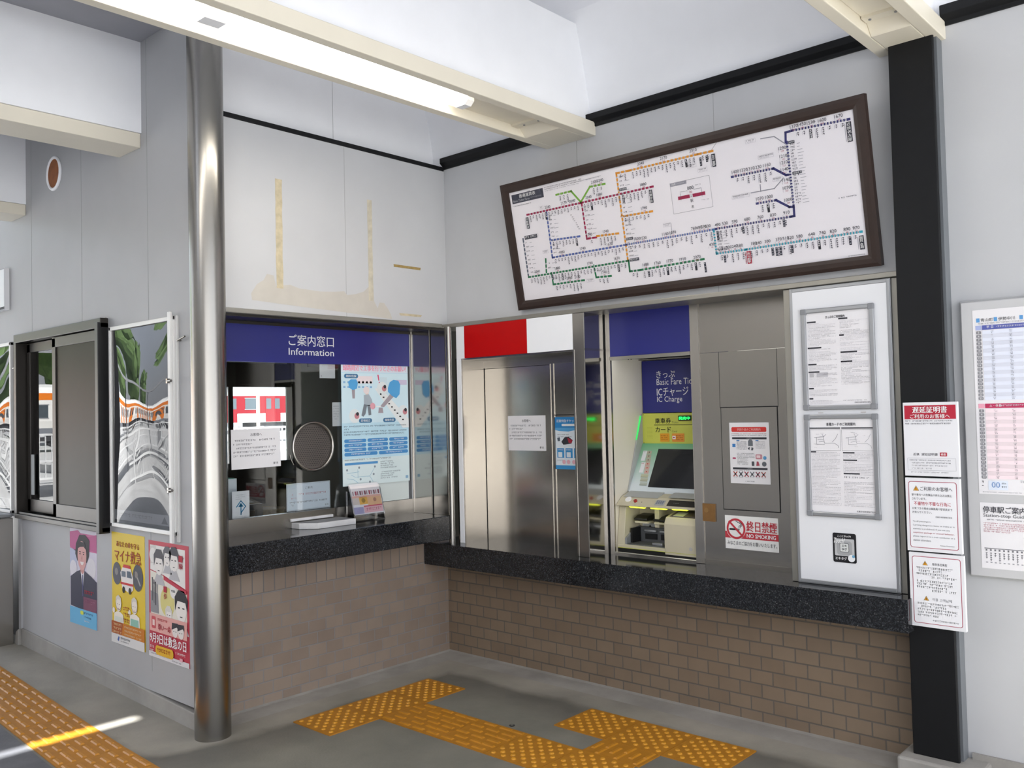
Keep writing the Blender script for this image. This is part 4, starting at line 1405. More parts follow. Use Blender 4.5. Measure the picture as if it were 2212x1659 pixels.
o, s = poster('no_smoking_sign', 'B', 1.925, 0.966, 0.0845, 0.283, 0.164, plain('sign_white', 'ecebe8', 0.4, noise=0.01), 0.0015)
tag(o, 'white and red no smoking sign stuck low on the steel panel', 'sign')
s.rect(0.0, 0.078, 0.283, 0.033, K['pr'] if False else ink('c03a45'), 1)
s.disc(0.060, 0.064, 0.053, ink('ecebe8'), 2, n=40)
s.ring(0.060, 0.064, 0.051, 0.0105, ink('c03a45'), 3, 40)
s.rect(0.024, 0.063, 0.046, 0.009, K['k'], 3); s.rect(0.073, 0.063, 0.006, 0.009, K['k'], 3)
s.line([(0.077, 0.058), (0.077, 0.050), (0.085, 0.047), (0.087, 0.040), (0.080, 0.035), (0.070, 0.033), (0.067, 0.028), (0.060, 0.026)], 0.003, K['k'], 3)
s.line([(0.083, 0.059), (0.084, 0.053), (0.093, 0.048), (0.091, 0.037), (0.082, 0.030)], 0.003, K['k'], 3)
s.line([(0.026, 0.031), (0.094, 0.097)], 0.010, ink('c03a45'), 5)
s.text('終日禁煙', 0.118, 0.022, ink('c03a45'), h=0.052, w=0.158, l=3, bold=0.02)
s.text('NO SMOKING', 0.118, 0.085, K['w'], h=0.019, w=0.152, l=3, bold=0.03)
s.text('みなさまのご協力をお願いいたします。', 0.012, 0.124, K['dk'], h=0.020, w=0.262, l=3)
s.build('lettering', o)
b = MB(); b.box(1.803, 0.077, 0.929, 1.874, 0.0848, 1.018, plain('amber_tape', '7d5a2e', 0.4, noise=0.12, scale=30)); b.cyl((1.825, 0.077, 0.985), (1.825, 0.0755, 0.985), 0.012, plain('amber_tape2', '8c6a3c', 0.4), 16)
tag(b.build('tape_patch'), 'patch of brown tape on the steel edge right of the ticket machine', 'tape')

# --- white light box with notice boards
lb = empty('light_box', (2.6, -0.05, 0.712))
tag(lb, 'tall white notice light box in a silver frame left of the black column', 'light box')
b = MB()
b.box(2.352, -0.092, 0.712, 2.384, 0.11, 2.034, M['gutter'])
b.box(2.384, -0.10, 0.712, 2.832, 0.02, 2.034, M['alu'])
b.box(2.832, -0.09, 0.712, 2.864, 0.1, 2.034, M['gutter'])
b.build('casing', lb, bevel=0.002)
b = MB()
b.box(2.386, -0.1042, 0.716, 2.400, -0.10, 2.032, M['alu']); b.box(2.816, -0.1042, 0.716, 2.830, -0.10, 2.032, M['alu'])
b.box(2.400, -0.1042, 2.016, 2.816, -0.10, 2.032, M['alu']); b.box(2.400, -0.1042, 0.716, 2.816, -0.10, 0.732, M['alu'])
b.build('frame', lb, bevel=0.003)
b = MB(); b.box(2.400, -0.1035, 0.732, 2.816, -0.1, 2.016, M['board']); b.build('face', lb)
def notice_board(z1, z0, x0, x1, label):
    root = empty('notice_board', ((x0 + x1) / 2, -0.106, z0)); tag(root, label, 'notice board', 'snap frames on the light box')
    y = -0.104
    b = MB()
    for q in ((x0, z0, x0 + 0.022, z1), (x1 - 0.022, z0, x1, z1), (x0, z0, x1, z0 + 0.020), (x0, z1 - 0.020, x1, z1)):
        b.box(q[0], y - 0.012, q[1], q[2], y, q[3], M['alu'])
    b.build('frame', root, bevel=0.004)
    for cx, cz in ((x0, z0), (x1 - 0.026, z0), (x0, z1 - 0.024), (x1 - 0.026, z1 - 0.024)):
        c = MB(); c.box(cx - 0.001, y - 0.0135, cz - 0.001, cx + 0.027, y, cz + 0.025, M['grey']); c.build('corner_cap', root, bevel=0.004)
    s = Sheet('B', x0 + 0.018, z1 - 0.016, y - 0.001)
    s.slab(0, 0, x1 - x0 - 0.036, z1 - z0 - 0.032, 0.001, M['paper'])
    p = s.build('sheet', root)
    return p, s.lift(0.001), x1 - x0 - 0.036, z1 - z0 - 0.032
p, s, w_, h_ = notice_board(1.933, 1.483, 2.441, 2.765, 'upper framed ticket guide on the white light box')
r = random.Random(31)
s.text('きっぷのご利用案内', w_ * 0.47, 0.020, K['dk'], h=0.0125, w=0.085, align='c', bold=0.01)
BK1 = [(0.008, .040, .04), (0.008, .155, .062), (0.008, .228, .038), (0.008, .262, .05), (0.008, .335, .022), (0.008, .380, .018)]
for u, v, ww in BK1:
    s.rect(u, v, ww, 0.0065, K['dk'], 2)
for u, v, ww in ((0.150, .034, .04), (.152, .106, .02), (.155, .181, .072), (.155, .222, .05)):
    s.rect(u, v, ww, 0.0065, K['dk'], 2)
LG0, LG1, LG2 = ink('cfcdd2'), ink('c2c0c5'), ink('b0aeb4')
for i in range(60):
    v = 0.05 + i * 0.006
    if not any(abs(v - q[1]) < 0.007 for q in BK1):
        s.fine(0.012, v, 0.125 * r.choice((0.4, 0.8, 1, 1, 1)), 0.0036, r.choice((LG0, LG1, LG2)), r)
    if v < 0.33 and r.random() > 0.12:
        s.fine(0.155, v - 0.004, 0.125 * r.choice((0.4, 0.7, 1, 1, 1)), 0.0036, r.choice((LG0, LG1, LG2)), r)
s.rect(0.012, 0.27, 0.02, 0.018, LG1, 2); s.rect(0.045, 0.268, 0.05, 0.02, LG1, 2)
s.fine(0.16, 0.392, 0.1, 0.004, K['g'], r); s.text('近畿日本鉄道株式会社', w_ - 0.01, 0.400, K['dk'], h=0.0065, align='r')
s.build('printing', p)
p, s, w_, h_ = notice_board(1.463, 1.015, 2.442, 2.765, 'lower framed card guide on the white light box')
s.text('各種カードのご利用案内', w_ * 0.5, 0.020, K['dk'], h=0.014, w=0.128, align='c', bold=0.01)
for u in (0.004, 0.146):
    s.rect(u, 0.041, 0.137, 0.0055, K['dk'], 2); s.frame(u, 0.050, 0.137, 0.092, 0.001, K['g'], 2)
    G_ = ink('8a8a92' if u < .1 else 'b2b2b8')
    for pth in ([(0.02, 0.035), (0.06, 0.032), (0.065, 0.06), (0.11, 0.06), (0.125, 0.07), (0.128, 0.08)], [(0.03, 0.035), (0.03, 0.065), (0.065, 0.066)], [(0.055, 0.02), (0.062, 0.032), (0.072, 0.022)], [(0.10, 0.055), (0.115, 0.04), (0.125, 0.02)], [(0.035, 0.045), (0.06, 0.045)], [(0.04, 0.055), (0.06, 0.052)]):
        s.line([(u + a, 0.05 + c_) for a, c_ in pth], 0.0016, G_, 3)
    for _ in range(8):
        s.fine(u + r.uniform(0.012, 0.10), 0.052 + r.uniform(0.005, 0.08), 0.015, 0.003, LG1, r)
for i in range(37):
    v = 0.148 + i * 0.0064
    s.fine(0.008, v, 0.128 * r.choice((0.5, 0.9, 1, 1, 1)), 0.0036, r.choice((LG0, LG1, LG2)), r)
    if 4 != i // 4:
        s.fine(0.150, v, 0.13 * r.choice((0.4, 0.9, 1, 1, 1)), 0.0036, r.choice((LG0, LG1, LG2)), r)
for u, v, ww in ((0.006, .146, .024), (.150, .238, .07), (.150, .148, .05), (.150, .180, .06)):
    s.rect(u, v, ww, 0.0055, K['dk'], 3)
s.fine(0.152, 0.253, 0.11, 0.0075, K['g'], r)
s.text('近畿日本鉄道株式会社', w_ - 0.006, 0.398, K['dk'], h=0.0075, align='r')
s.build('printing', p)
for x, lab in ((2.505, 'left scrap of old tape between the two framed guides on the light box'), (2.692, 'right scrap of old tape between the two framed guides on the light box')):
    b = MB(); b.box(x, -0.1056, 1.469, x + 0.022, -0.104, 1.4725, ink('bdb8b4')); tag(b.build('tape_scrap'), lab, 'tape')
s = Sheet('B', 2.551, 0.947, -0.104); s.rrect(0, 0, 0.102, 0.127, 0.008, K['k'], 3)
o = s.build('touch_sticker'); tag(o, 'small black touch-here sticker low on the white light box', 'sticker')
s = s.lift(0.0)
s.text('ここにタッチ!', 0.051, 0.008, K['w'], h=0.010, w=0.058, l=5, align='c', bold=0.02)
s.rrect(0.008, 0.024, 0.086, 0.074, 0.005, ink('b9babb'), 5); s.rrect(0.018, 0.034, 0.066, 0.060, 0.012, ink('a2a3a5'), 6)
s.rrect(0.031, 0.043, 0.040, 0.038, 0.006, K['k'], 7); s.rrect(0.0325, 0.0445, 0.037, 0.035, 0.005, ink('d6d8d6'), 8)
s.text('エキ', 0.0515, 0.049, K['dk'], h=0.010, l=10, align='c', bold=0.02); s.text('タグ', 0.0515, 0.063, K['dk'], h=0.011, l=10, align='c', bold=0.02)
s.text('Touch!', 0.003, 0.021, K['w'], h=0.022, w=0.048, l=12, bold=0.02, slant=0.25)
s.text('エキタグ', 0.010, 0.103, K['w'], h=0.013, w=0.050, l=6, bold=0.03)
s.disc(0.081, 0.106, 0.0155, ink('e4e6e8'), 9); s.disc(0.090, 0.097, 0.006, ink('6aa3c6'), 11)
s.build('lettering', o)

MAP_LINES = {'lgreen':[[(0.341,0.076),(0.445,0.075)],[(0.445,0.075),(0.499,0.143)],[(0.499,0.143),(0.571,0.075),(0.668,0.077)]],'maroon':[[(0.116,0.148),(0.499,0.147)],[(0.499,0.147),(0.954,0.144)],[(0.503,0.147),(0.505,0.34)],[(0.505,0.34),(0.568,0.342)]],'orange':[[(0.827,0.04),(0.748,0.038)],[(0.748,0.038),(0.747,0.49)],[(0.827,0.04),(1.224,0.04),(1.304,0.041)],[(0.744,0.26),(0.932,0.264)],[(0.573,0.336),(0.711,0.342)]],'blue':[[(0.257,0.157),(0.252,0.408)],[(0.252,0.408),(0.75,0.407),(1.259,0.406)],[(0.253,0.312),(0.459,0.32)]],'slate':[[(0.06,0.277),(0.059,0.495)]],'green':[[(0.059,0.495),(0.751,0.49)],[(0.23,0.492),(0.231,0.556)],[(0.231,0.556),(0.448,0.557)],[(0.526,0.487),(0.531,0.552)],[(0.531,0.552),(0.628,0.555)],[(0.751,0.49),(0.75,0.546),(0.816,0.547)],[(0.816,0.547),(1.186,0.539)],[(0.203,0.41),(0.194,0.487)]],'navy':[[(1.955,0.044),(1.699,0.035)],[(1.699,0.035),(1.67,0.037),(1.666,0.078)],[(1.671,0.079),(1.669,0.366)],[(1.669,0.366),(1.667,0.407),(1.652,0.408)],[(1.652,0.408),(1.27,0.405)],[(1.387,0.179),(1.595,0.181)],[(1.595,0.181),(1.65,0.221),(1.666,0.222)],[(1.495,0.322),(1.59,0.323)],[(1.59,0.323),(1.649,0.364),(1.668,0.366)]],'gray':[[(1.551,0.038),(1.615,0.042),(1.669,0.09)],[(1.473,0.269),(1.588,0.27),(1.636,0.232)],[(1.522,0.241),(1.521,0.271)]],'teal':[[(1.259,0.41),(1.259,0.522)],[(1.259,0.522),(1.413,0.524)],[(1.413,0.524),(1.957,0.522)]]}
MAP_NUMS = [('1670',1.912,0.021),('1600',1.84,0.021),('1530',1.79,0.02),('1450',1.749,0.018),('1370',1.712,0.019),('1290',1.647,0.1),('1210',1.648,0.136),('1210',1.647,0.164),('1140',1.647,0.195),('1140',1.648,0.242),('1070',1.647,0.277),('1000',1.648,0.331),('910',1.632,0.386),('830',1.568,0.386),('760',1.505,0.386),('680',1.439,0.385),('590',1.374,0.386),('530',1.323,0.386),('490',1.284,0.387),('530',1.232,0.385),('590',1.21,0.384),('680',1.184,0.384),('760',1.154,0.384),('430',1.241,0.475),('430',1.28,0.502),('360',1.305,0.503),('300',1.328,0.501),('240',1.359,0.5),('180',1.388,0.501),('180',1.458,0.501),('240',1.481,0.502),('300',1.526,0.501),('370',1.581,0.5),('510',1.615,0.5),('520',1.639,0.501),('580',1.68,0.501),('640',1.738,0.5),('740',1.787,0.501),('820',1.835,0.501),('890',1.896,0.502),('970',1.936,0.502),('1160',1.566,0.159),('1230',1.521,0.16),('1310',1.486,0.16),('1320',1.451,0.159),('1400',1.408,0.159),('1000',1.559,0.302),('1070',1.513,0.302),('2310',1.203,0.017),('2070',1.152,0.524),('2170',1.036,0.019),('2040',0.902,0.019),('1880',0.901,0.123),('1740',0.888,0.24),('1740',0.634,0.32),('1740',0.526,0.321),('1600',0.822,0.386),('1530',0.861,0.388),('1140',0.991,0.387),('1070',1.035,0.386),('1670',0.648,0.389),('1740',0.47,0.387),('1880',0.326,0.387),('1670',0.681,0.469),('1740',0.504,0.471),('1880',0.278,0.47),('2040',0.13,0.471),('1680',0.852,0.523),('1760',0.924,0.524),('1770',0.997,0.523),('1910',1.071,0.524),('2040',0.351,0.534),('2170',0.407,0.534),('1740',0.587,0.531),('2240',0.643,0.054),('2100',0.604,0.054),('1880',0.626,0.125),('2040',0.554,0.126),('2040',0.443,0.127),('2170',0.385,0.127),('2240',0.27,0.13)]

# --- fare map, leaning forward above the machines
TL, BL_ = Vector((0.714, -0.205, 2.803)), Vector((0.714, -0.068, 2.094))
U, D = Vector((1, 0, 0)), (BL_ - TL).normalized()
FW, FH = 2.076, (BL_ - TL).length
fm = empty('fare_map', (1.75, -0.13, 2.09))
tag(fm, 'wide brown framed railway fare map leaning forward above the ticket machine', 'fare map')
s = Sheet('T', TL, U, D)
N = s.N
def fbox(u0, v0, u1, v1, n0, n1, b, m):
    c = [TL + U * u + D * v + N * n for n in (n0, n1) for (u, v) in ((u0, v0), (u0, v1), (u1, v1), (u1, v0))]
    b.add(c, [(0, 3, 2, 1), (4, 5, 6, 7), (0, 1, 5, 4), (1, 2, 6, 5), (2, 3, 7, 6), (3, 0, 4, 7)], m)
def moulding(b, m, bw, hgt):
    """picture-frame moulding with mitred corners"""
    prof = [(0, -0.03), (0, hgt * 0.6), (bw * 0.3, hgt), (bw * 0.7, hgt * 0.8), (bw, hgt * 0.25), (bw, -0.03)]
    cor = [(0, 0, 1, 1), (0, FH, 1, -1), (FW, FH, -1, -1), (FW, 0, -1, 1)]
    vs_ = [TL + U * (u + sx_ * p) + D * (v + sy_ * p) + N * q for u, v, sx_, sy_ in cor for p, q in prof]
    k = len(prof)
    fs_ = [(i * k + j, ((i + 1) % 4) * k + j, ((i + 1) % 4) * k + (j + 1) % k, i * k + (j + 1) % k) for i in range(4) for j in range(k)]
    b.add(vs_, [tuple(reversed(f)) for f in fs_], m)
b = MB(); moulding(b, M['wood'], 0.052, 0.006); b.build('frame', fm)
b = MB()
for q in ((0.0455, 0.0455, FW - 0.0455, 0.050), (0.0455, FH - 0.050, FW - 0.0455, FH - 0.0455), (0.0455, 0.05, 0.050, FH - 0.05), (FW - 0.050, 0.05, FW - 0.0455, FH - 0.05)):
    fbox(*q, -0.01, -0.002, b, plain('gold_fillet', '9a7f42', 0.35, metal=0.6))
b.build('fillet', fm)
b = MB(); fbox(0.03, 0.03, FW - 0.03, FH - 0.03, -0.03, -0.008, b, plain('map_paper', 'f3eff3', 0.35, noise=0.01)); mp = b.build('map_sheet', fm)
b = MB(); fbox(0.05, 0.05, FW - 0.05, FH - 0.05, -0.004, -0.002, b, glass('map_glazing', 'ffffff', 1.15)); b.build('glazing', fm)
for x in (0.9, 2.55):
    b = MB(); b.box(x, -0.075, 2.11, x + 0.03, -0.0405, 2.14, M['black']); b.build('lower_bracket', fm)
    b = MB(); b.box(x, -0.185, 2.74, x + 0.02, -0.0405, 2.755, M['black']); b.build('upper_bracket', fm)
s = Sheet('T', TL + U * 0.046 + D * 0.045, U, D).lift(-0.0078)
LC = dict(lgreen='7fb24a', maroon='a3264f', orange='e39a34', blue='5a6db0', slate='5c6474', green='2f7d54', navy='3a3a72', gray='9d9da6', teal='38a3b8')
r = random.Random(77)
TK = ink('f0eef2')
NA = ink('56545e')
for c, pls in MAP_LINES.items():
    w_ = 0.0045 if c == 'gray' else 0.0105
    for pl in pls:
        s.line(pl, w_, ink(LC[c]), 1)
        for (x0, y0), (x1, y1) in zip(pl, pl[1:]):
            L = math.hypot(x1 - x0, y1 - y0)
            if L < 0.06 or c == 'gray' or abs(y1 - y0) > 0.02 < abs(x1 - x0):
                continue
            hor = abs(x1 - x0) > abs(y1 - y0)
            st = 0.0135 if c == 'blue' and x0 > 0.7 or c == 'teal' or c == 'navy' else 0.022
            n = int(L / st)
            for i in range(1, n):
                x, y = x0 + (x1 - x0) * i / n, y0 + (y1 - y0) * i / n
                if hor:
                    s.rect(x - 0.0034, y - 0.0065, 0.0068, 0.013, TK, 2); s.rect(x - 0.0012, y - 0.004, 0.0024, 0.008, NA, 3)
                    if st < 0.02 and i % 2:
                        continue
                    k = r.choice((2, 2, 3, 3, 4, 5)); yy = y + 0.012
                    big = r.random() < 0.05
                    if big:
                        s.rect(x - 0.006, y + 0.009, 0.012, 0.040, ink('33333b'), 2)
                    for j in range(k):
                        s.rect(x - 0.0038, yy + j * 0.0085, 0.0076, 0.0026, TK if big else NA, 3); s.rect(x - 0.0038 + r.uniform(0, .004), yy + 0.0005 + j * 0.0085, 0.0026, 0.0062, TK if big else NA, 3)
                    s.rect(x - 0.0085, yy, 0.0016, k * 0.008, ink('c3c1c8'), 3)
                else:
                    s.rect(x - 0.0065, y - 0.0034, 0.013, 0.0068, TK, 2); s.rect(x - 0.004, y - 0.0012, 0.008, 0.0024, NA, 3)
                    s.fine(x + 0.014, y - 0.0045, r.uniform(0.016, 0.03), 0.0085, NA, r, 3); s.rect(x + 0.045, y + 0.001, r.uniform(0.012, 0.03), 0.0024, ink('b5b3ba'), 3)
for t, x, y in MAP_NUMS:
    s.text(t, x, y - 0.0075, ink('3c3a44'), h=0.0145, align='c', l=4)
    s.text(t[:-1], x, y + 0.010, ink('b4566a'), h=0.0075, align='c', l=4)
    s.line([(x - 0.018, y + 0.0055 + 0.012), (x - 0.018, y + 0.009)], 0.001, ink('aaa8b0'), 3)
# title block
s.rect(0.0215, 0.0225, 0.233, 0.0505, ink('474956'), 2)
s.text('普通運賃表', 0.138, 0.0275, K['w'], h=0.020, w=0.120, l=4, align='c', bold=0.01)
s.text('Basic Ticket Fares', 0.032, 0.054, ink('c6c6cc'), h=0.012, w=0.12, l=4)
s.fine(0.160, 0.055, 0.08, 0.009, ink('9a9aa4'), r, 4)
s.fine(0.266, 0.021, 0.26, 0.006, NA, r); s.fine(0.266, 0.031, 0.385, 0.006, NA, r); s.fine(0.266, 0.041, 0.24, 0.005, K['lg'], r); s.fine(0.021, 0.085, 0.14, 0.006, NA, r)
def name(t, x0, y0, x1, y1, c='3c3d48', sub=True):
    s.rect(x0, y0, x1 - x0, y1 - y0, ink(c), 4)
    s.vtext(t, x0 + 0.002, y0 + 0.002, K['w'], x1 - x0 - 0.004, y1 - y0 - 0.004, 6, 0.01)
    if sub:
        s.rect(x0 - 0.007, y0 + 0.004, 0.0022, (y1 - y0) * 0.9, ink('a6a4ac'), 4)
name('近鉄名古屋', 1.940, 0.054, 1.962, 0.138); name('京都', 1.295, 0.055, 1.315, 0.116); name('賢島', 1.944, 0.538, 1.964, 0.598)
name('近鉄奈良', 0.930, 0.158, 0.948, 0.223); name('大阪難波', 0.103, 0.162, 0.123, 0.226); name('当駅', 1.415, 0.533, 1.437, 0.592, 'b3243f')
s.vtext('This Station', 1.405, 0.535, ink('b3243f'), 0.007, 0.055, 5)
for q in ((0.074, 0.262, 0.167, 0.283), (0.754, 0.372, 0.797, 0.386), (0.760, 0.481, 0.818, 0.496), (1.681, 0.214, 1.725, 0.226), (1.678, 0.077, 1.707, 0.089), (0.752, 0.118, 0.80, 0.131)):
    s.rect(q[0], q[1], q[2] - q[0], q[3] - q[1], ink('55565f'), 4); s.fine(q[0] + 0.004, q[1] + 0.003, q[2] - q[0] - 0.006, (q[3] - q[1]) * 0.55, K['w'], r, 6)
for x, y, h in ((1.615, 0.414, 0.034), (1.413, 0.414, 0.034), (1.278, 0.416, 0.044), (1.905, 0.536, 0.036), (1.27, 0.056, 0.03), (1.236, 0.058, 0.04), (1.545, 0.534, 0.036), (1.565, 0.534, 0.04), (1.585, 0.534, 0.04), (1.64, 0.534, 0.036), (1.30, 0.534, 0.036), (0.865, 0.558, 0.03), (1.19, 0.555, 0.05), (0.235, 0.50, 0.03)):
    s.rect(x - 0.005, y, 0.011, h, ink('4a4b55'), 4)
    for j in range(3):
        s.rect(x - 0.003, y + h * (j + 0.25) / 3, 0.007, 0.0022, ink('d9d7dd'), 6)
# legend
s.frame(1.053, 0.148, 0.219, 0.151, 0.0014, ink('8a8890'), 3)
s.rect(1.053, 0.148, 0.092, 0.017, ink('9a98a2'), 4); s.text('凡例', 1.062, 0.151, K['w'], h=0.011, l=6); s.fine(1.09, 0.154, 0.045, 0.006, ink('c9c7cf'), r, 6)
s.text('000', 1.163, 0.180, ink('3c3a44'), h=0.017, align='c', l=4); s.text('00', 1.163, 0.203, ink('b4566a'), h=0.011, align='c', l=4)
s.rect(1.089, 0.219, 0.150, 0.0165, ink('a3264f'), 3); s.rect(1.155, 0.218, 0.016, 0.0185, TK, 5); s.text('A', 1.163, 0.220, NA, h=0.006, align='c', l=7); s.text('00', 1.163, 0.228, NA, h=0.006, align='c', l=7)
s.line([(1.105, 0.205), (1.105, 0.238)], 0.0016, NA, 6); s.line([(1.222, 0.200), (1.222, 0.240)], 0.0016, NA, 6); s.line([(1.105, 0.199), (1.145, 0.199)], 0.0014, NA, 6); s.line([(1.180, 0.199), (1.222, 0.199)], 0.0014, NA, 6)
s.text('駅', 1.163, 0.243, K['dk'], h=0.015, align='c', l=4); s.text('名', 1.163, 0.272, K['dk'], h=0.015, align='c', l=4)
s.fine(1.19, 0.178, 0.03, 0.007, K['lg'], r); s.fine(1.215, 0.255, 0.04, 0.006, K['lg'], r)
# small boxed side notes
for x, y, ww in ((1.475, 0.028, 0.05), (1.528, 0.110, 0.075), (1.375, 0.265, 0.09), (1.215, 0.108, 0.05), (1.16, 0.078, 0.05), (0.985, 0.335, 0.045), (0.21, 0.118, 0.03), (0.465, 0.553, 0.05), (0.19, 0.36, 0.04), (0.14, 0.26, 0.035), (1.585, 0.222, 0.05)):
    s.frame(x, y, ww, 0.018, 0.0008, ink('b9b7be'), 3); s.fine(x + 0.004, y + 0.003, ww - 0.008, 0.006, NA, r, 4); s.fine(x + 0.008, y + 0.011, ww * 0.6, 0.004, ink('a6a4ac'), r, 4)
s.line([(1.30, 0.036), (1.33, 0.008), (1.333, -0.002)], 0.0018, ink('8a8890'), 3); s.line([(1.031, 0.34), (1.028, 0.385), (1.02, 0.398)], 0.002, ink('9d9da6'), 3)
for k in range(9):
    s.fine(0.44 + (8 - k) * -0.006 + 0.02, 0.215 + k * 0.0115 - 0.03, 0.012, 0.007, NA, r, 3) if k else None
s.fine(1.875, 0.362, 0.08, 0.006, NA, r); s.fine(1.89, 0.617, 0.075, 0.004, K['g'], r)
pr = s.build('printing', mp)

# --- dark steel column with three plates
cl = empty('steel_column', (2.96, -0.05, 0.05))
tag(cl, 'black painted steel column right of the white light box', 'column')
b = MB()
b.box(2.868, -0.135, 0.075, 3.046, -0.118, 3.0, M['black'])
b.box(2.868, 0.02, 0.075, 3.046, 0.04, 3.0, M['black'])
b.box(2.872, -0.13, 0.075, 3.040, 0.03, 3.0, M['black'])
b.build('shaft', cl, bevel=0.005)
b = MB()
b.box(3.0395, -0.105, 0.075, 3.052, 0.0, 3.0, plain('column_side_grey', '6b6f73', 0.4, noise=0.05))
b.build('side_cover', cl)  # side of the column, a lighter grey than its front
b = MB(); b.box(2.825, -0.20, 0.0, 3.14, 0.0, 0.076, M['conc2'])
tag(b.build('column_plinth', bevel=0.01), 'low concrete plinth under the black steel column', 'plinth')

def plate(z, h, label, dx=0.0):
    s = Sheet('B', 2.883 + dx, z, -0.136)
    s.slab(0, 0, 0.208, h, 0.018, plain('plate_edge', 'e3e3e6', 0.4, noise=0.01))
    o = s.build('notice_plate', bevel=0.001)
    tag(o, label, 'notice plate')
    return o, s.lift(0.018)
CR = ink('b3283c')
CRB = ink('a84a5c')
o, s = plate(1.507, 0.298, 'white plate with solid red heading bar, topmost of three on the black column')
s.rect(0.006, 0.012, 0.196, 0.056, CR, 1)
s.text('遅延証明書', 0.104, 0.017, K['w'], h=0.026, w=0.132, l=3, align='c', bold=0.02)
s.text('ご利用のお客様へ', 0.104, 0.0475, K['w'], h=0.0175, w=0.152, l=3, align='c', bold=0.01)
s.build('heading', o)
s = s.lift(0)
r = random.Random(8)
s.fine(0.008, 0.072, 0.185, 0.0065, K['g'], r); s.fine(0.008, 0.083, 0.175, 0.0065, K['g'], r)
s.text('近鉄  遅延証明書', 0.035, 0.205, K['dk'], h=0.0105, w=0.094)
s.rrect(0.137, 0.202, 0.027, 0.015, 0.002, CR, 2); s.text('検索', 0.1505, 0.205, K['w'], h=0.0095, l=4, align='c')
s.frame(0.012, 0.225, 0.184, 0.050, 0.0008, K['lg'], 2)
for i in range(4):
    s.fine(0.02 + 0.008 * (i > 0), 0.231 + i * 0.011, (0.16, 0.15, 0.14, 0.08)[i], 0.006, K['lg'], r)
s.fine(0.02, 0.280, 0.15, 0.005, K['lg'], r)
s.build('lettering', o)
def warn(s, u, v, k):
    s.poly([(u, v + k), (u + k * 0.56, v), (u + k * 1.12, v + k)], ink('8b8b8b'), 3); s.poly([(u + k * 0.12, v + k * 0.95), (u + k * 0.56, v + k * 0.15), (u + k * 1.0, v + k * 0.95)], ink('d99a2a'), 4)
    s.rect(u + k * 0.51, v + k * 0.38, k * 0.1, k * 0.32, K['k'], 6); s.rect(u + k * 0.51, v + k * 0.76, k * 0.1, k * 0.1, K['k'], 6)
def border(s, h):
    s.rrect(0.012, 0.014, 0.184, h - 0.028, 0.010, CRB, 1); s.rrect(0.0145, 0.0165, 0.179, h - 0.033, 0.008, plain('plate_face', 'e9e9ec', 0.4, noise=0.01), 2)
o, s = plate(1.201, 0.296, 'red bordered plate with one warning triangle, middle of three on the black column', -0.001)
border(s, 0.296)
warn(s, 0.030, 0.030, 0.022)
s.text('ご利用のお客様へ', 0.058, 0.034, K['dk'], h=0.0175, w=0.122, l=4)
for t, y, h, w_, c, x in (('駅や車内への危険品の持ち込みは禁止', 0.063, 0.0095, 0.152, K['dk'], 0.025), ('されています。', 0.079, 0.0095, 0.055, K['dk'], 0.025), ('不審物や不審な行為に', 0.095, 0.0155, 0.140, CR, 0.032),
        ('お気づきの場合は乗務員や駅係員まで', 0.118, 0.0095, 0.152, K['dk'], 0.025), ('お知らせください。', 0.133, 0.0095, 0.075, K['dk'], 0.025), ('近畿日本鉄道株式会社', 0.151, 0.0065, 0.062, K['dk'], 0.113),
        ('To all passengers:', 0.172, 0.0080, 0.070, K['g'], 0.025), ('Carrying dangerous items on trains or in', 0.187, 0.0080, 0.158, K['g'], 0.025), ('stations is prohibited. If you see any', 0.202, 0.0080, 0.140, K['g'], 0.025),
        ('suspicious package or unusual behavior,', 0.217, 0.0080, 0.156, CRB, 0.025), ('please report it to a train conductor or a', 0.232, 0.0080, 0.158, K['g'], 0.025), ('station attendant.', 0.247, 0.0080, 0.068, K['g'], 0.025), ('Kintetsu Corporation', 0.265, 0.006, 0.052, K['dk'], 0.128)):
    s.text(t, x, y, c, h=h, w=w_, l=4)
s.build('lettering', o)
o, s = plate(0.899, 0.297, 'red bordered plate with two warning triangles, lowest of three on the black column', 0.003)
border(s, 0.297)
warn(s, 0.052, 0.030, 0.019)
s.text('敬告各位乘客', 0.090, 0.037, K['dk'], h=0.0105, w=0.056, l=4)
for i, (x, ww, c) in enumerate(((0.028, 0.14, 0), (0.028, 0.10, 1), (0.028, 0.125, 0), (0.085, 0.095, 2), (0.028, 0.158, 0), (0.028, 0.135, 1), (0.028, 0.115, 0), (0.085, 0.095, 2))):
    v = 0.056 + i * 0.0118 + (0.006 if i > 3 else 0)
    if c == 1:
        s.fine(x, v, 0.022, 0.0085, K['g'], r); s.fine(x + 0.024, v, ww - 0.024, 0.0085, ink('c9707e'), r)
    else:
        s.fine(x, v, ww, 0.0085, K['dk'] if c == 2 else K['g'], r)
warn(s, 0.052, 0.171, 0.019)
s.text('이용 고객님께', 0.086, 0.177, K['g'], h=0.0115, w=0.072, l=4)
for i in range(5):
    v = 0.199 + i * 0.0118
    s.fine(0.028, v, (0.155, 0.11, 0.155, 0.15, 0.08)[i], 0.008, K['lg'] if i != 2 else ink('c98a94'), r)
s.fine(0.085, 0.264, 0.10, 0.007, K['lg'], r)
s.build('lettering', o)

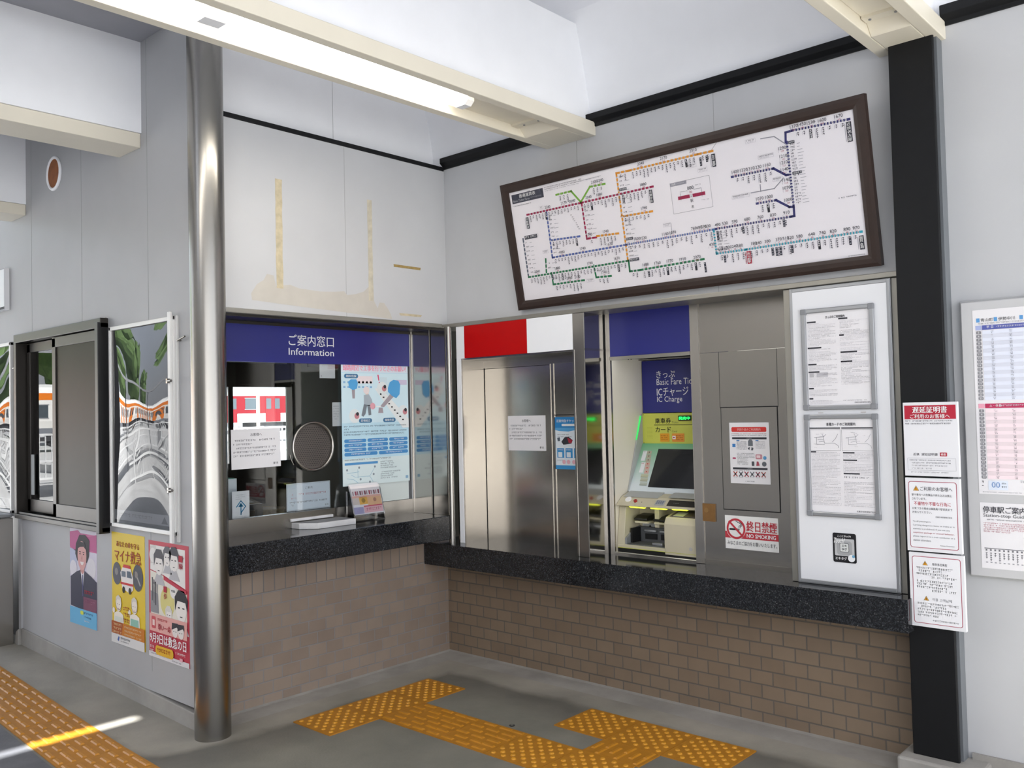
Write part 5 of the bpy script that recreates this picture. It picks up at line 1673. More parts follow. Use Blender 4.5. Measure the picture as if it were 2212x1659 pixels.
# --- timetable board on the far right wall
tb = empty('timetable_board', (3.75, -0.06, 0.817))
tag(tb, 'grey framed timetable board on the wall right of the black column', 'timetable board')
b = MB()
b.box(3.095, -0.075, 0.815, 4.40, -0.0415, 1.902, plain('board_grey', 'c3c3c4', 0.45, noise=0.02))
b.box(3.088, -0.062, 0.808, 4.408, -0.0415, 1.909, plain('board_edge', 'a9aaab', 0.45))
b.build('backing', tb, bevel=0.003)
s = Sheet('B', 3.138, 1.868, -0.0755)
s.slab(0, 0, 1.21, 0.728, 0.001, M['paper'])
p = s.build('timetable_sheet', tb); s = s.lift(0.001)
r = random.Random(14)
for u, t in ((0.012, '青山町'), (0.075, '伊勢中川'), (0.165, '名張')):
    s.rect(u + 0.002, 0.033, 0.012, 0.016, ink('5f9ad0'), 2); s.text(t, u + 0.018, 0.034, K['dk'], h=0.014, l=3)
s.fine(0.02, 0.052, 0.2, 0.006, K['lg'], r)
def grid(v0, n, dv, c1, c2, c3, ht):
    s.rect(0.010, v0, 0.022, 0.018, c3, 2); s.rect(0.034, v0, 1.15, 0.018, c1, 2); s.text('平 日' if ht else '土・休日', 0.05, v0 + 0.003, K['w'], h=0.010, l=4); s.fine(0.085, v0 + 0.005, 0.1, 0.007, ink('d9d9e2'), r, 4)
    for i in range(n):
        v = v0 + 0.021 + i * dv
        s.rect(0.034, v, 1.15, dv * 0.98, c2[i % 2], 2)
        s.rrect(0.012, v + 0.001, 0.018, dv * 0.86, 0.004, ink('8b8a8f'), 3); s.text(str((i + 5) % 24), 0.021, v + dv * 0.2, K['w'], h=dv * 0.5, l=5, align='c')
        for u in (0.065, 0.13, 0.185, 0.26, 0.33, 0.40, 0.48):
            if r.random() > 0.25 or u < 0.14:
                s.fine(u, v + dv * 0.15, 0.012, dv * 0.28, K['lg'], r, 4); s.fine(u + 0.002, v + dv * 0.5, 0.010, dv * 0.34, K['g'], r, 4)
grid(0.062, 19, 0.0145, ink('5a62a8'), (ink('dfe3f0'), ink('d3d6e2')), ink('a9b3dc'), 1)
grid(0.372, 19, 0.0145, ink('b8325a'), (ink('f2dfe4'), ink('e3d3d7')), ink('e8a3b6'), 0)
s.rect(0.035, 0.675, 0.07, 0.036, ink('dbe3ef'), 2); s.text('00', 0.047, 0.680, ink('6d8fc0'), h=0.022, l=4); s.fine(0.082, 0.682, 0.02, 0.006, K['g'], r); s.fine(0.082, 0.694, 0.02, 0.008, K['dk'], r)
s.fine(0.012, 0.676, 0.012, 0.010, K['dk'], r); s.fine(0.012, 0.692, 0.012, 0.010, K['dk'], r); s.fine(0.14, 0.672, 0.05, 0.008, K['g'], r); s.fine(0.01, 0.718, 0.14, 0.004, K['lg'], r)
s.build('printing', p)
s = Sheet('B', 3.138, 1.106, -0.0755)
s.slab(0, 0, 1.21, 0.258, 0.001, M['paper'])
p = s.build('guide_sheet', tb); s = s.lift(0.001)
s.text('停車駅ご案内', 0.012, 0.014, K['dk'], h=0.026, w=0.150, bold=0.01)
s.text('Station-stop Guide', 0.012, 0.043, K['dk'], h=0.0165, w=0.152)
s.fine(0.025, 0.064, 0.16, 0.005, K['g'], r)
for i in range(5):
    s.fine(0.012, 0.078 + i * 0.008, 0.6 if i < 4 else 0.1, 0.006, ink('c98a94'), r)
s.rect(0.012, 0.178, 1.1, 0.002, K['dk'], 2)
for i in range(50):
    u = 0.016 + i * 0.0155
    s.rect(u, 0.182, 0.006, 0.007, K['g'], 2)
    for j in range(r.choice((2, 3, 4))):
        s.rect(u, 0.196 + j * 0.0085, 0.0065, 0.0026, K['g'], 2); s.rect(u + 0.002, 0.197 + j * 0.0085, 0.002, 0.006, K['g'], 2)
    s.rect(u, 0.232, 0.007, 0.004, K['lg'], 2)
s.build('printing', p)

# ================================================================== ROUND COLUMN
b = MB()
b.cyl((0.197, -1.744, -0.01), (0.197, -1.744, ZC), 0.0835, M['pole'], 64, caps=False)
tag(b.build('round_column'), 'tall round brushed steel column at the corner between posters and information window', 'column')

# ================================================================== SIDE WALL (faces -Y)
# sliding window in dark bronze aluminium
w = empty('window_3', (-1.55, YC, 0.884)); struct(w)
BZ = M['bronze']
b = MB()
b.box(-2.205, YC - 0.045, 2.030, -0.885, YC + 0.08, 2.085, BZ)
b.box(-2.205, YC - 0.045, 0.886, -0.885, YC + 0.08, 0.915, BZ)
b.box(-2.205, YC - 0.045, 0.915, -2.165, YC + 0.08, 2.03, BZ)
b.box(-0.925, YC - 0.060, 0.880, -0.885, YC + 0.08, 2.06, plain('bronze_black', '1a1a1b', 0.35, noise=0.03))
b.box(-2.165, YC - 0.036, 0.915, -0.925, YC - 0.028, 0.930, BZ)
b.build('window_frame', w, bevel=0.003)
def sash(x0, x1, y, pane, name):
    b = MB()
    for q in ((x0, 0.930, x0 + 0.05, 2.02), (x1 - 0.05, 0.930, x1, 2.02), (x0, 0.930, x1, 1.01), (x0, 1.965, x1, 2.025)):
        b.box(q[0], y, q[1], q[2], y + 0.022, q[3], BZ)
    o = b.build(name, w, bevel=0.002)
    b = MB(); b.box(x0 + 0.05, y + 0.008, 1.01, x1 - 0.05, y + 0.014, 1.965, pane); b.build('glass_pane', o)
sash(-2.150, -1.56, YC + 0.018, M['pane'], 'left_sash')
sash(-1.612, -0.925, YC - 0.028, plain('insect_screen', '38352e', 0.30, spec=0.06, noise=0.05), 'right_sash')
b = MB(); b.box(-2.0, YC + 0.05, 0.95, -0.9, YC + 0.055, 2.0, plain('office_blind', '4a483f', 0.7, noise=0.10, scale=3)); b.build('blind', w)  # dark panel added behind the panes, standing for the unlit interior
b = MB(); b.box(-2.068, YC + 0.010, 1.04, -2.020, YC + 0.014, 1.30, ink('9da2a2')); b.build('sticker', w)

def poster_case(x0, x1, z0, z1, label, clips, hinge=True):
    root = empty('poster_case', ((x0 + x1) / 2, YC, z0)); tag(root, label, 'poster case', 'glazed poster cases on the side wall')
    W = plain('case_white', 'd9d9d7', 0.4, metal=0.2, noise=0.02)
    b = MB()
    b.box(x0, YC - 0.022, z0, x0 + 0.022, YC, z1, W); b.box(x1 - 0.022, YC - 0.022, z0, x1, YC, z1, W)
    b.box(x0, YC - 0.022, z1 - 0.022, x1, YC, z1, W); b.box(x0, YC - 0.022, z0, x1, YC, z0 + 0.022, W)
    b.build('frame', root, bevel=0.003)
    if hinge:
        b = MB(); b.box(x1 - 0.03, YC - 0.036, z0 - 0.035, x1 - 0.004, YC - 0.022, z1 + 0.02, plain('case_rail', 'e6e6e4', 0.4, noise=0.01)); b.box(x1 - 0.002, YC - 0.012, z0 - 0.03, x1 + 0.022, YC, z1, W); b.build('hinge_rail', root, bevel=0.002)
    s = Sheet('B', x0 + 0.02, z1 - 0.02, YC - 0.004); s.slab(0, 0, x1 - x0 - 0.04, z1 - z0 - 0.04, 0.001, plain('dark_poster', '4a4a52', 0.6, noise=0.25, scale=5))
    p = s.build('poster_sheet', root); s = s.lift(0.001)
    wd, ht = x1 - x0 - 0.04, z1 - z0 - 0.04
    s.rect(0, ht - 0.075, wd, 0.055, ink('c6c7cc'), 1); s.fine(0.06, ht - 0.06, wd * 0.55, 0.02, K['lg'], rnd, 2); s.poly([(wd * 0.78, ht - 0.028), (wd * 0.83, ht - 0.066), (wd * 0.88, ht - 0.028)], K['g'], 2)
    s.build('printing', p)
    b = MB()                       # bowed acrylic cover
    nu, nv = 16, 32
    vs_ = []
    for j in range(nv + 1):
        for i in range(nu + 1):
            u, v = i / nu, j / nv
            d = 0.034 * math.sin(math.pi * u) * math.sin(math.pi * v) + 0.0022 * math.sin(9.5 * v + 2.0 * u) * math.sin(math.pi * u) + 0.0012 * math.sin(17 * u + 6 * v) * math.sin(math.pi * v)
            vs_.append((x0 + 0.02 + u * wd, YC - 0.012 - d, z0 + 0.02 + v * ht))
    b.add(vs_, [(j * (nu + 1) + i, j * (nu + 1) + i + 1, (j + 1) * (nu + 1) + i + 1, (j + 1) * (nu + 1) + i) for j in range(nv) for i in range(nu)], glass('acrylic_cover', 'ffffff', 1.75), True)
    b.build('acrylic_cover', root)
    for z in clips:
        b = MB(); b.cyl((x1 - 0.02, YC - 0.044, z), (x1 + 0.02, YC - 0.044, z), 0.007, M['steel'], 10); b.box(x1 - 0.022, YC - 0.05, z - 0.012, x1 - 0.008, YC - 0.03, z + 0.012, M['steel']); b.build('clip', root)
    return root
poster_case(-0.832, -0.098, 0.925, 2.028, 'white framed poster case with a bulging mirror-like acrylic cover beside the round column', (1.70, 1.155))
poster_case(-3.10, -2.335, 0.905, 2.050, 'poster case at the far left edge beside the bronze sliding window', (), False)
b = MB(); b.cyl((-0.055, YC - 0.02, 1.90), (0.02, YC - 0.02, 1.915), 0.005, M['steel'], 8); b.cyl((-0.055, YC - 0.02, 1.90), (-0.055, YC, 1.90), 0.004, M['steel'], 8)
tag(b.build('wall_hook'), 'small steel hook on the wall between the poster case and the round column', 'hook')
b = MB(); b.cyl((-2.30, YC - 0.018, 1.87), (-2.245, YC - 0.018, 1.875), 0.004, M['steel'], 8); b.cyl((-2.245, YC - 0.018, 1.875), (-2.245, YC, 1.875), 0.004, M['steel'], 8)
tag(b.build('wall_hook'), 'small steel hook on the wall left of the bronze sliding window', 'hook')

# poster 1: lavender and pink with a person in a dark suit
o, s = poster('wall_poster', 'B', -1.43, 0.886, YC, 0.372, 0.572, plain('poster_lavender', 'cfc9da', 0.5, noise=0.02))
tag(o, 'lavender poster of a smiling person in a dark suit, under the sliding window', 'poster', 'posters on the lower side wall')
s.rect(0, 0.035, 0.372, 0.10, ink('cf6f9f'), 1); s.poly([(0, 0.035), (0.12, 0.02), (0.2, 0.06), (0.37, 0.03), (0.372, 0.13), (0.2, 0.12), (0.1, 0.15), (0, 0.12)], ink('c05c90'), 2)
s.poly([(0, 0.13), (0.10, 0.14), (0.09, 0.27), (0, 0.26)], ink('b9bfd8'), 2); s.disc(0.30, 0.23, 0.06, ink('dcd8de'), 2); s.disc(0.05, 0.25, 0.05, ink('dedae2'), 3)
s.poly([(0.09, 0.10), (0.14, 0.045), (0.22, 0.04), (0.28, 0.07), (0.27, 0.16), (0.24, 0.20), (0.11, 0.20), (0.08, 0.16)], ink('2c2730'), 4)
s.disc(0.175, 0.165, 0.062, ink('d9a3a0'), 5, 0.085); s.poly([(0.15, 0.22), (0.20, 0.22), (0.205, 0.27), (0.15, 0.27)], ink('c9908c'), 4)
s.poly([(0.11, 0.13), (0.14, 0.085), (0.21, 0.085), (0.24, 0.13), (0.20, 0.11), (0.15, 0.115)], ink('2c2730'), 6)
for x in (0.15, 0.20):
    s.disc(x, 0.155, 0.008, K['k'], 7, 0.004, n=12); s.rect(x - 0.012, 0.141, 0.024, 0.004, K['k'], 7)
s.poly([(0.15, 0.200), (0.205, 0.200), (0.19, 0.218), (0.165, 0.218)], ink('f0e6e4'), 7); s.poly([(0.172, 0.165), (0.182, 0.185), (0.168, 0.185)], ink('c48a86'), 7)
s.poly([(0.01, 0.30), (0.10, 0.262), (0.15, 0.25), (0.19, 0.33), (0.21, 0.25), (0.30, 0.275), (0.372, 0.30), (0.372, 0.49), (0.01, 0.47)], ink('34344a'), 4)
s.poly([(0.155, 0.255), (0.185, 0.37), (0.205, 0.255), (0.18, 0.275)], ink('e6e3ea'), 5); s.poly([(0.178, 0.275), (0.19, 0.275), (0.192, 0.40), (0.176, 0.40)], ink('4a4a78'), 6)
s.fine(0.21, 0.36, 0.14, 0.022, ink('c42b45'), rnd, 7); s.rect(0.19, 0.40, 0.18, 0.075, ink('7c4560'), 5); s.fine(0.20, 0.415, 0.16, 0.02, ink('a96a84'), rnd, 7)
s.rect(0, 0.475, 0.372, 0.097, ink('6ab4dc'), 6); s.rrect(0.15, 0.485, 0.045, 0.022, 0.01, ink('cfd94a'), 8); s.fine(0.20, 0.488, 0.12, 0.012, ink('3a5f86'), rnd, 8); s.fine(0.20, 0.512, 0.10, 0.010, ink('3a5f86'), rnd, 8); s.fine(0.20, 0.535, 0.08, 0.008, K['w'], rnd, 8)
s.build('picture', o)

# poster 2: yellow ambulance poster
o, s = poster('wall_poster', 'B', -0.862, 0.892, YC, 0.392, 0.605, plain('poster_yellow', 'e0c117', 0.5, noise=0.02))
tag(o, 'yellow poster with an ambulance and two drawn people, under the bulging poster case', 'poster', 'posters on the lower side wall')
YR = ink('a03418')
s.text('あなたの命を守る', 0.196, 0.045, YR, h=0.032, w=0.27, align='c', bold=0.02); s.text('マイナ救急', 0.196, 0.090, YR, h=0.068, w=0.315, align='c', bold=0.02)
s.disc(0.065, 0.225, 0.052, ink('5b5c66'), 3, 0.062); s.disc(0.06, 0.215, 0.02, ink('8f8c8a'), 4); s.disc(0.315, 0.225, 0.060, ink('55565c'), 3, 0.072); s.line([(0.29, 0.20), (0.34, 0.26)], 0.012, ink('a5a3a0'), 4); s.disc(0.30, 0.21, 0.018, ink('8a8480'), 5)
s.poly([(0.11, 0.215), (0.135, 0.185), (0.235, 0.185), (0.262, 0.235), (0.262, 0.295), (0.225, 0.318), (0.13, 0.30)], ink('ece6e2'), 5)
s.poly([(0.14, 0.185), (0.15, 0.168), (0.225, 0.168), (0.235, 0.185)], ink('cc3a3a'), 6); s.rect(0.112, 0.265, 0.15, 0.012, ink('cc3a3a'), 7); s.poly([(0.19, 0.20), (0.235, 0.20), (0.25, 0.235), (0.19, 0.235)], ink('5d6a78'), 7); s.rect(0.125, 0.205, 0.05, 0.03, ink('6d7986'), 7)
for x in (0.15, 0.225):
    s.disc(x, 0.305, 0.016, K['k'], 8, 0.018)
for cx, top, col in ((0.085, 0.345, 'd9ddd2'), (0.275, 0.335, '8fbfae')):
    s.disc(cx, top + 0.045, 0.034, ink('f1e8dc'), 6, 0.042); s.ring(cx, top + 0.045, 0.034, 0.003, ink('6b6558'), 7); s.poly([(cx - 0.036, top + 0.045), (cx - 0.03, top + 0.01), (cx, top - 0.005), (cx + 0.03, top + 0.01), (cx + 0.036, top + 0.045), (cx + 0.02, top + 0.02), (cx - 0.02, top + 0.02)], ink('dcd6cc'), 8)
    s.rect(cx - 0.016, top + 0.045, 0.008, 0.003, K['dk'], 9); s.rect(cx + 0.008, top + 0.045, 0.008, 0.003, K['dk'], 9); s.rect(cx - 0.008, top + 0.068, 0.016, 0.003, ink('b5665a'), 9)
    s.poly([(cx - 0.055, top + 0.10), (cx - 0.02, top + 0.088), (cx + 0.02, top + 0.088), (cx + 0.055, top + 0.10), (cx + 0.06, 0.49), (cx - 0.06, 0.49)], ink('eee8dc'), 5)
    s.poly([(cx - 0.045, top + 0.115), (cx + 0.045, top + 0.115), (cx + 0.048, 0.49), (cx - 0.048, 0.49)], ink(col), 6)
    s.disc(cx - 0.058, top + 0.085, 0.015, ink('f1e8dc'), 8)
for i, t in enumerate(('救急隊員に', '情報提供', '協力を')):
    s.fine(0.145, 0.395 + i * 0.032, 0.075, 0.022, ink('b8501f') if i < 2 else YR, rnd, 8)
s.rect(0, 0.488, 0.392, 0.075, ink('c8791d'), 9); s.poly([(0, 0.488), (0.14, 0.488), (0.12, 0.563), (0, 0.563)], ink('a8531e'), 10)
for i in range(3):
    s.fine(0.015, 0.497 + i * 0.021, 0.11, 0.013, ink('f0d9a8'), rnd, 12); s.fine(0.16, 0.500 + i * 0.020, 0.2, 0.010, ink('f0e0b8'), rnd, 12)
s.rect(0, 0.555, 0.392, 0.05, ink('dad9d8'), 11); s.poly([(0.075, 0.585), (0.09, 0.563), (0.10, 0.57), (0.09, 0.592)], ink('3a5fa8'), 13); s.fine(0.115, 0.566, 0.11, 0.012, K['dk'], rnd, 13); s.fine(0.115, 0.584, 0.10, 0.007, K['g'], rnd, 13)
s.build('picture', o)

# poster 3: red drawn poster
o, s = poster('wall_poster', 'B', -0.424, 0.880, YC, 0.420, 0.598, plain('poster_red', 'bf2f46', 0.5, noise=0.02))
tag(o, 'red bordered comic-style poster about first aid day, beside the round column', 'poster', 'posters on the lower side wall')
PN = ink('e9e6e2')
s.poly([(0.018, 0.022), (0.385, 0.022), (0.385, 0.215), (0.165, 0.168), (0.165, 0.022), (0.165, 0.168), (0.018, 0.15)], PN, 1)
s.poly([(0.018, 0.155), (0.15, 0.17), (0.40, 0.235), (0.40, 0.405), (0.018, 0.375)], ink('e3dfd2'), 1)
s.disc(0.20, 0.30, 0.075, ink('d8cf86'), 2)
def face(x, y, k, hair, sk='ece7e2'):
    s.disc(x, y, 0.036 * k, ink(sk), 4, 0.046 * k); s.poly([(x - 0.042 * k, y + 0.01 * k), (x - 0.044 * k, y - 0.035 * k), (x - 0.02 * k, y - 0.06 * k), (x + 0.02 * k, y - 0.06 * k), (x + 0.044 * k, y - 0.03 * k), (x + 0.04 * k, y + 0.008 * k), (x + 0.028 * k, y - 0.022 * k), (x - 0.025 * k, y - 0.024 * k)], ink(hair), 5)
    s.rect(x - 0.022 * k, y - 0.004 * k, 0.014 * k, 0.004 * k, K['k'], 6); s.rect(x + 0.008 * k, y - 0.004 * k, 0.014 * k, 0.004 * k, K['k'], 6); s.rect(x - 0.008 * k, y + 0.026 * k, 0.016 * k, 0.003 * k, K['dk'], 6)
    s.poly([(x - 0.02 * k, y + 0.04 * k), (x + 0.02 * k, y + 0.04 * k), (x + 0.05 * k, y + 0.085 * k), (x - 0.05 * k, y + 0.085 * k)], ink('b9b8bb'), 3)
s.poly([(0.02, 0.03), (0.08, 0.02), (0.09, 0.11), (0.02, 0.12)], ink('d5d2cc'), 2); s.disc(0.05, 0.075, 0.038, ink('e9e6e2'), 3)
face(0.115, 0.115, 1.25, '57565c'); face(0.205, 0.075, 0.95, '6c6b70'); face(0.275, 0.085, 1.15, '4e4d55')
s.vtext('一瞬', 0.325, 0.050, CR, 0.042, 0.075, 7, 0.02); s.vtext('一歩', 0.165, 0.22, CR, 0.035, 0.07, 7, 0.02)
s.fine(0.36, 0.06, 0.02, 0.012, ink('c97f8a'), rnd); s.poly([(0.165, 0.172), (0.40, 0.222), (0.40, 0.24), (0.165, 0.19)], ink('c23a50'), 5)
s.disc(0.265, 0.24, 0.034, PN, 4); s.fine(0.245, 0.232, 0.04, 0.012, K['dk'], rnd, 6)
for i in range(4):
    s.rect(0.035 + i * 0.017, 0.19 + 0.01 * i, 0.012, 0.12, ink(('5a595f', '77767c', '4a494f', '8b8a90')[i]), 3)
s.poly([(0.02, 0.26), (0.10, 0.27), (0.11, 0.37), (0.02, 0.37)], ink('8f8e92'), 2)
face(0.345, 0.315, 1.5, '2f2e34'); face(0.215, 0.365, 0.8, 'd8d5cf')
s.rect(0.014, 0.375, 0.39, 0.09, ink('e2a9a2'), 8); s.rrect(0.035, 0.388, 0.045, 0.062, 0.008, ink('c9525a'), 9); s.rect(0.045, 0.405, 0.025, 0.03, ink('e8cdc8'), 10)
s.fine(0.10, 0.392, 0.12, 0.014, ink('c03a48'), rnd, 10); s.text('尊い一命', 0.105, 0.418, CR, h=0.034, w=0.135, l=10, bold=0.02)
y0 = 0.43
for x, h in ((0.285, 'k'), (0.345, 'd')):
    s.disc(x, y0, 0.03, ink('e6dfda'), 11, 0.036); s.poly([(x - 0.034, y0), (x - 0.03, y0 - 0.035), (x + 0.03, y0 - 0.038), (x + 0.034, y0 - 0.005), (x + 0.02, y0 - 0.018)], ink('35343a'), 12); s.rect(x - 0.016, y0 + 0.004, 0.01, 0.003, K['k'], 13); s.rect(x + 0.006, y0 + 0.004, 0.01, 0.003, K['k'], 13)
s.text('9月9日は救急の日', 0.020, 0.470, K['w'], h=0.052, w=0.378, l=12, bold=0.03)
s.rrect(0.075, 0.532, 0.19, 0.048, 0.02, ink('e0b02c'), 10); s.fine(0.095, 0.543, 0.15, 0.022, ink('c0602a'), rnd, 12); s.fine(0.02, 0.538, 0.035, 0.014, K['w'], rnd, 12); s.fine(0.02, 0.560, 0.035, 0.012, K['w'], rnd, 12)
s.fine(0.29, 0.535, 0.10, 0.012, K['w'], rnd, 12); s.rect(0.33, 0.56, 0.03, 0.016, ink('e8b0ba'), 12)
s.rect(0.0, 0.572, 0.42, 0.026, ink('dcdadd'), 6); s.fine(0.02, 0.577, 0.2, 0.007, K['g'], rnd, 8); s.fine(0.25, 0.584, 0.09, 0.007, K['g'], rnd, 8)
s.build('picture', o)

# round vent and the small sign high on the wall
v = empty('round_vent', (-1.622, YC, 2.95)); tag(v, 'round wall vent with white rim and rusty brown opening high on the side wall', 'vent')
b = MB(); b.torus((-1.622, YC - 0.004, 3.05), (0, 1, 0), 0.098, 0.010, M['white'], 40, 10); b.build('rim', v)
b = MB(); b.cyl((-1.622, YC - 0.006, 3.05), (-1.622, YC, 3.05), 0.094, plain('rust_brown', '8a4f22', 0.7, noise=0.25, scale=20), 40); b.build('opening', v)
o, s = poster('wall_sign', 'B', -2.975, 2.556, YC, 0.569, 0.283, plain('sign_face', 'e8e9ec', 0.4, noise=0.01), 0.03)
tag(o, 'white sign with a black lower edge at the far left, high on the side wall', 'sign')
s.rect(0, 0.260, 0.569, 0.023, K['k'], 1); s.frame(0, 0, 0.569, 0.283, 0.006, K['lg'], 2)
s.build('border', o)

# gate posts at the far left
gt = empty('barrier_gate', (-2.42, YC - 0.06, 0.06)); tag(gt, 'low steel barrier gate with two posts at the left end of the side wall', 'gate')
z0 = fz(-2.42)
for x0, x1 in ((-2.36, -2.245), (-2.66, -2.49)):
    b = MB(); b.box(x0, YC - 0.16, z0 - 0.01, x1, YC - 0.04, 0.885, M['steelv']); b.build('post', gt, bevel=0.004)
b = MB(); b.box(-2.49, YC - 0.10, 0.20, -2.36, YC - 0.085, 0.76, plain('gate_brown', '35302f', 0.5)); b.build('panel', gt)
b = MB(); b.box(-2.70, YC - 0.17, 0.885, -2.29, YC - 0.03, 0.905, M['alu']); b.build('top_rail', gt, bevel=0.003)
b = MB(); b.cyl((-2.425, YC - 0.10, z0), (-2.425, YC - 0.10, 0.16), 0.03, M['steel'], 16); b.box(-2.48, YC - 0.14, z0 - 0.005, -2.37, YC - 0.06, z0 + 0.03, M['steel']); b.build('foot', gt)
b = MB(); b.cyl((-2.29, YC - 0.165, 0.69), (-2.29, YC - 0.16, 0.69), 0.008, M['dark'], 10); b.build('bolt', gt)

# ================================================================== TACTILE PAVING
def tile_mesh(kind, w=0.298, d=0.298):
    """dots: staggered studs; bars: staggered bars along x"""
    b = MB()
    t = 0.0035
    b.box(-w / 2, -d / 2, -0.002, w / 2, d / 2, t, M['tactile'])
    def stud(x, y, r0=0.0125, r1=0.0085):
        n = 10
        lo = [(x + r0 * math.cos(2 * math.pi * i / n), y + r0 * math.sin(2 * math.pi * i / n), t) for i in range(n)]
        hi = [(x + r1 * math.cos(2 * math.pi * i / n), y + r1 * math.sin(2 * math.pi * i / n), t + 0.005) for i in range(n)]
        b.add(lo + hi, [(i, (i + 1) % n, n + (i + 1) % n, n + i) for i in range(n)] + [tuple(range(n, 2 * n))], STUD)
    def bar(x, y, L):
        a, h = L / 2, 0.011
        lo = [(x - a, y - h, t), (x + a, y - h, t), (x + a, y + h, t), (x - a, y + h, t)]
        hi = [(x - a + 0.006, y - h + 0.005, t + 0.005), (x + a - 0.006, y - h + 0.005, t + 0.005), (x + a - 0.006, y + h - 0.005, t + 0.005), (x - a + 0.006, y + h - 0.005, t + 0.005)]
        b.add(lo + hi, [(0, 1, 5, 4), (1, 2, 6, 5), (2, 3, 7, 6), (3, 0, 4, 7), (4, 5, 6, 7)], BAR)
    if kind == 'dots':
        for i in range(5):
            for j in range(5):
                stud(-0.12 + i * 0.06, -0.12 + j * 0.06)
                if i < 4 and j < 4:
                    stud(-0.09 + i * 0.06, -0.09 + j * 0.06)
    else:
        rows = int(round(d / 0.05))
        for j in range(rows):
            y = -d / 2 + 0.025 + j * 0.05
            off = 0.05 * (j % 2)
            x = -w / 2 + 0.03 + off * 0.8
            while x < w / 2 - 0.02:
                bar(min(x + 0.01, w / 2 - 0.045), y, 0.075)
                x += 0.1
    o = b.build('tactile_tile', origin=(0, 0, 0))
    return o
BAR = plain('tactile_bar', 'b57a1d', 0.4, noise=0.10, scale=30)
STUD = plain('tactile_stud', 'c58a20', 0.35, noise=0.10, scale=30)
PROTO = {}
def tile(kind, x, y, label, rot=0.0, z=0.0, w=0.298, d=0.298, group='yellow tactile paving tiles', tilt=0.0):
    k = (kind, w, d)
    if k not in PROTO:
        PROTO[k] = tile_mesh(kind, w, d); o = PROTO[k]
    else:
        o = PROTO[k].copy(); COL.objects.link(o)
    o.location = (x, y, z + 0.002)
    o.rotation_euler = (0, tilt, rot)
    return tag(o, label, 'tactile tile', group)
tx, ty = 0.3417, -0.4977
for k, lab in enumerate(('studded yellow tile nearest the wall corner, end of the row under the information window', 'studded yellow tile in the middle of the row under the information window', 'studded yellow tile nearest the round column, end of the row under the information window')):
    tile('dots', tx + 0.15, ty - 0.15 - 0.3 * k, lab)
mx_, my = 0.7593, ty - 0.45
tile('bars', (tx + 0.3 + mx_) / 2, my, 'short barred yellow tile leading off the row under the information window', w=mx_ - tx - 0.3 - 0.002)
tile('bars', mx_ + 0.15, my, 'barred yellow guide tile, first full one out from the information window row')
tile('bars', mx_ + 0.45, my, 'barred yellow guide tile between its twin and the studded junction tile')
tile('dots', mx_ + 0.75, my, 'studded yellow junction tile where two guide lines meet')
tile('dots', mx_ + 1.05, my, 'studded yellow tile cut by the lower picture edge, right of the junction tile')
t2x, t2y = 1.3757, -0.333
for k, lab in enumerate(('studded yellow tile left of the row under the ticket machine', 'studded yellow tile in the middle of the row under the ticket machine', 'worn studded yellow tile right of the row under the ticket machine')):
    tile('dots', t2x + 0.15 + 0.3 * k, t2y - 0.15, lab)
dd = (t2y - 0.3) - (ty - 0.3)
o = tile('bars', t2x + 0.45, (t2y - 0.3 + ty - 0.3) / 2, 'short barred yellow tile joining the ticket machine row to the junction', w=abs(dd) - 0.002, rot=math.pi / 2)
# strip along the side wall towards the platform
STRIP = 'yellow guide strip along the side wall'
BEY = ('barred yellow tile beyond the gate posts, first past the picture edge', 'barred yellow tile beyond the gate posts, second past the picture edge', 'barred yellow tile beyond the gate posts, last of the strip')
places = ('cut by the lower picture edge', 'second from the lower picture edge', 'third from the bottom, crossed by the sunbeam', 'fourth from the bottom, beyond the sunbeam', 'fifth from the lower picture edge', 'sixth from the lower picture edge', 'seventh from the lower picture edge', 'farthest in view at the left picture edge')
for k in range(11):
    x = 0.47 - 0.3 * k
    lab = ('barred yellow tile of the side wall strip, ' + places[k]) if k < 8 else BEY[k - 8]
    tile('bars', x, -2.223 - 0.033 * (x + 0.3), lab, z=fz(x), group=STRIP, tilt=math.atan(0.027) if x < 0.0 else 0.0, rot=-0.033)
b = MB(); b.cyl((1.219, -0.757, 0.0), (1.219, -0.757, 0.003), 0.013, M['dark'], 16); b.cyl((1.219, -0.757, 0.003), (1.219, -0.757, 0.0035), 0.008, M['conc'], 12)
tag(b.build('floor_stud'), 'small dark round stud set in the concrete floor between the two tile rows', 'stud')

# ================================================================== OUTSIDE: platforms, fences, trains, trees
def fence(x, y0, y1, z0, h, label, step=0.14):
    root = empty('railing', (x, (y0 + y1) / 2, z0)); tag(root, label, 'railing', 'white railings outside')
    W = plain('fence_white', 'f0f0ee', 0.45, noise=0.01)
    b = MB()
    for zz in (z0 + h, z0 + h * 0.46, z0 + 0.12):
        b.box(x - 0.025, y0, zz - 0.025, x + 0.025, y1, zz + 0.025, W)
    b.build('rail', root)
    b = MB()
    y = y0
    while y < y1:
        b.box(x - 0.012, y - 0.012, z0 + 0.12, x + 0.012, y + 0.012, z0 + h, W); y += step
    b.build('picket', root)['kind'] = 'stuff'
    b = MB()
    y = y0
    while y <= y1 + 0.1:
        b.box(x - 0.04, y - 0.04, z0, x + 0.04, y + 0.04, z0 + h + 0.04, W); y += 2.0
    b.build('post', root)['kind'] = 'stuff'
fence(-18.0, -34, -3, 0.06, 1.15, 'white picket railing along the platform mirrored in the side wall window')
fence(-18.0, 8, 24, 0.06, 1.15, 'white picket railing on the platform seen through the office window')
fence(-9.5, -16, -5.0, 0.06, 1.10, 'nearer white railing mirrored in the poster case')

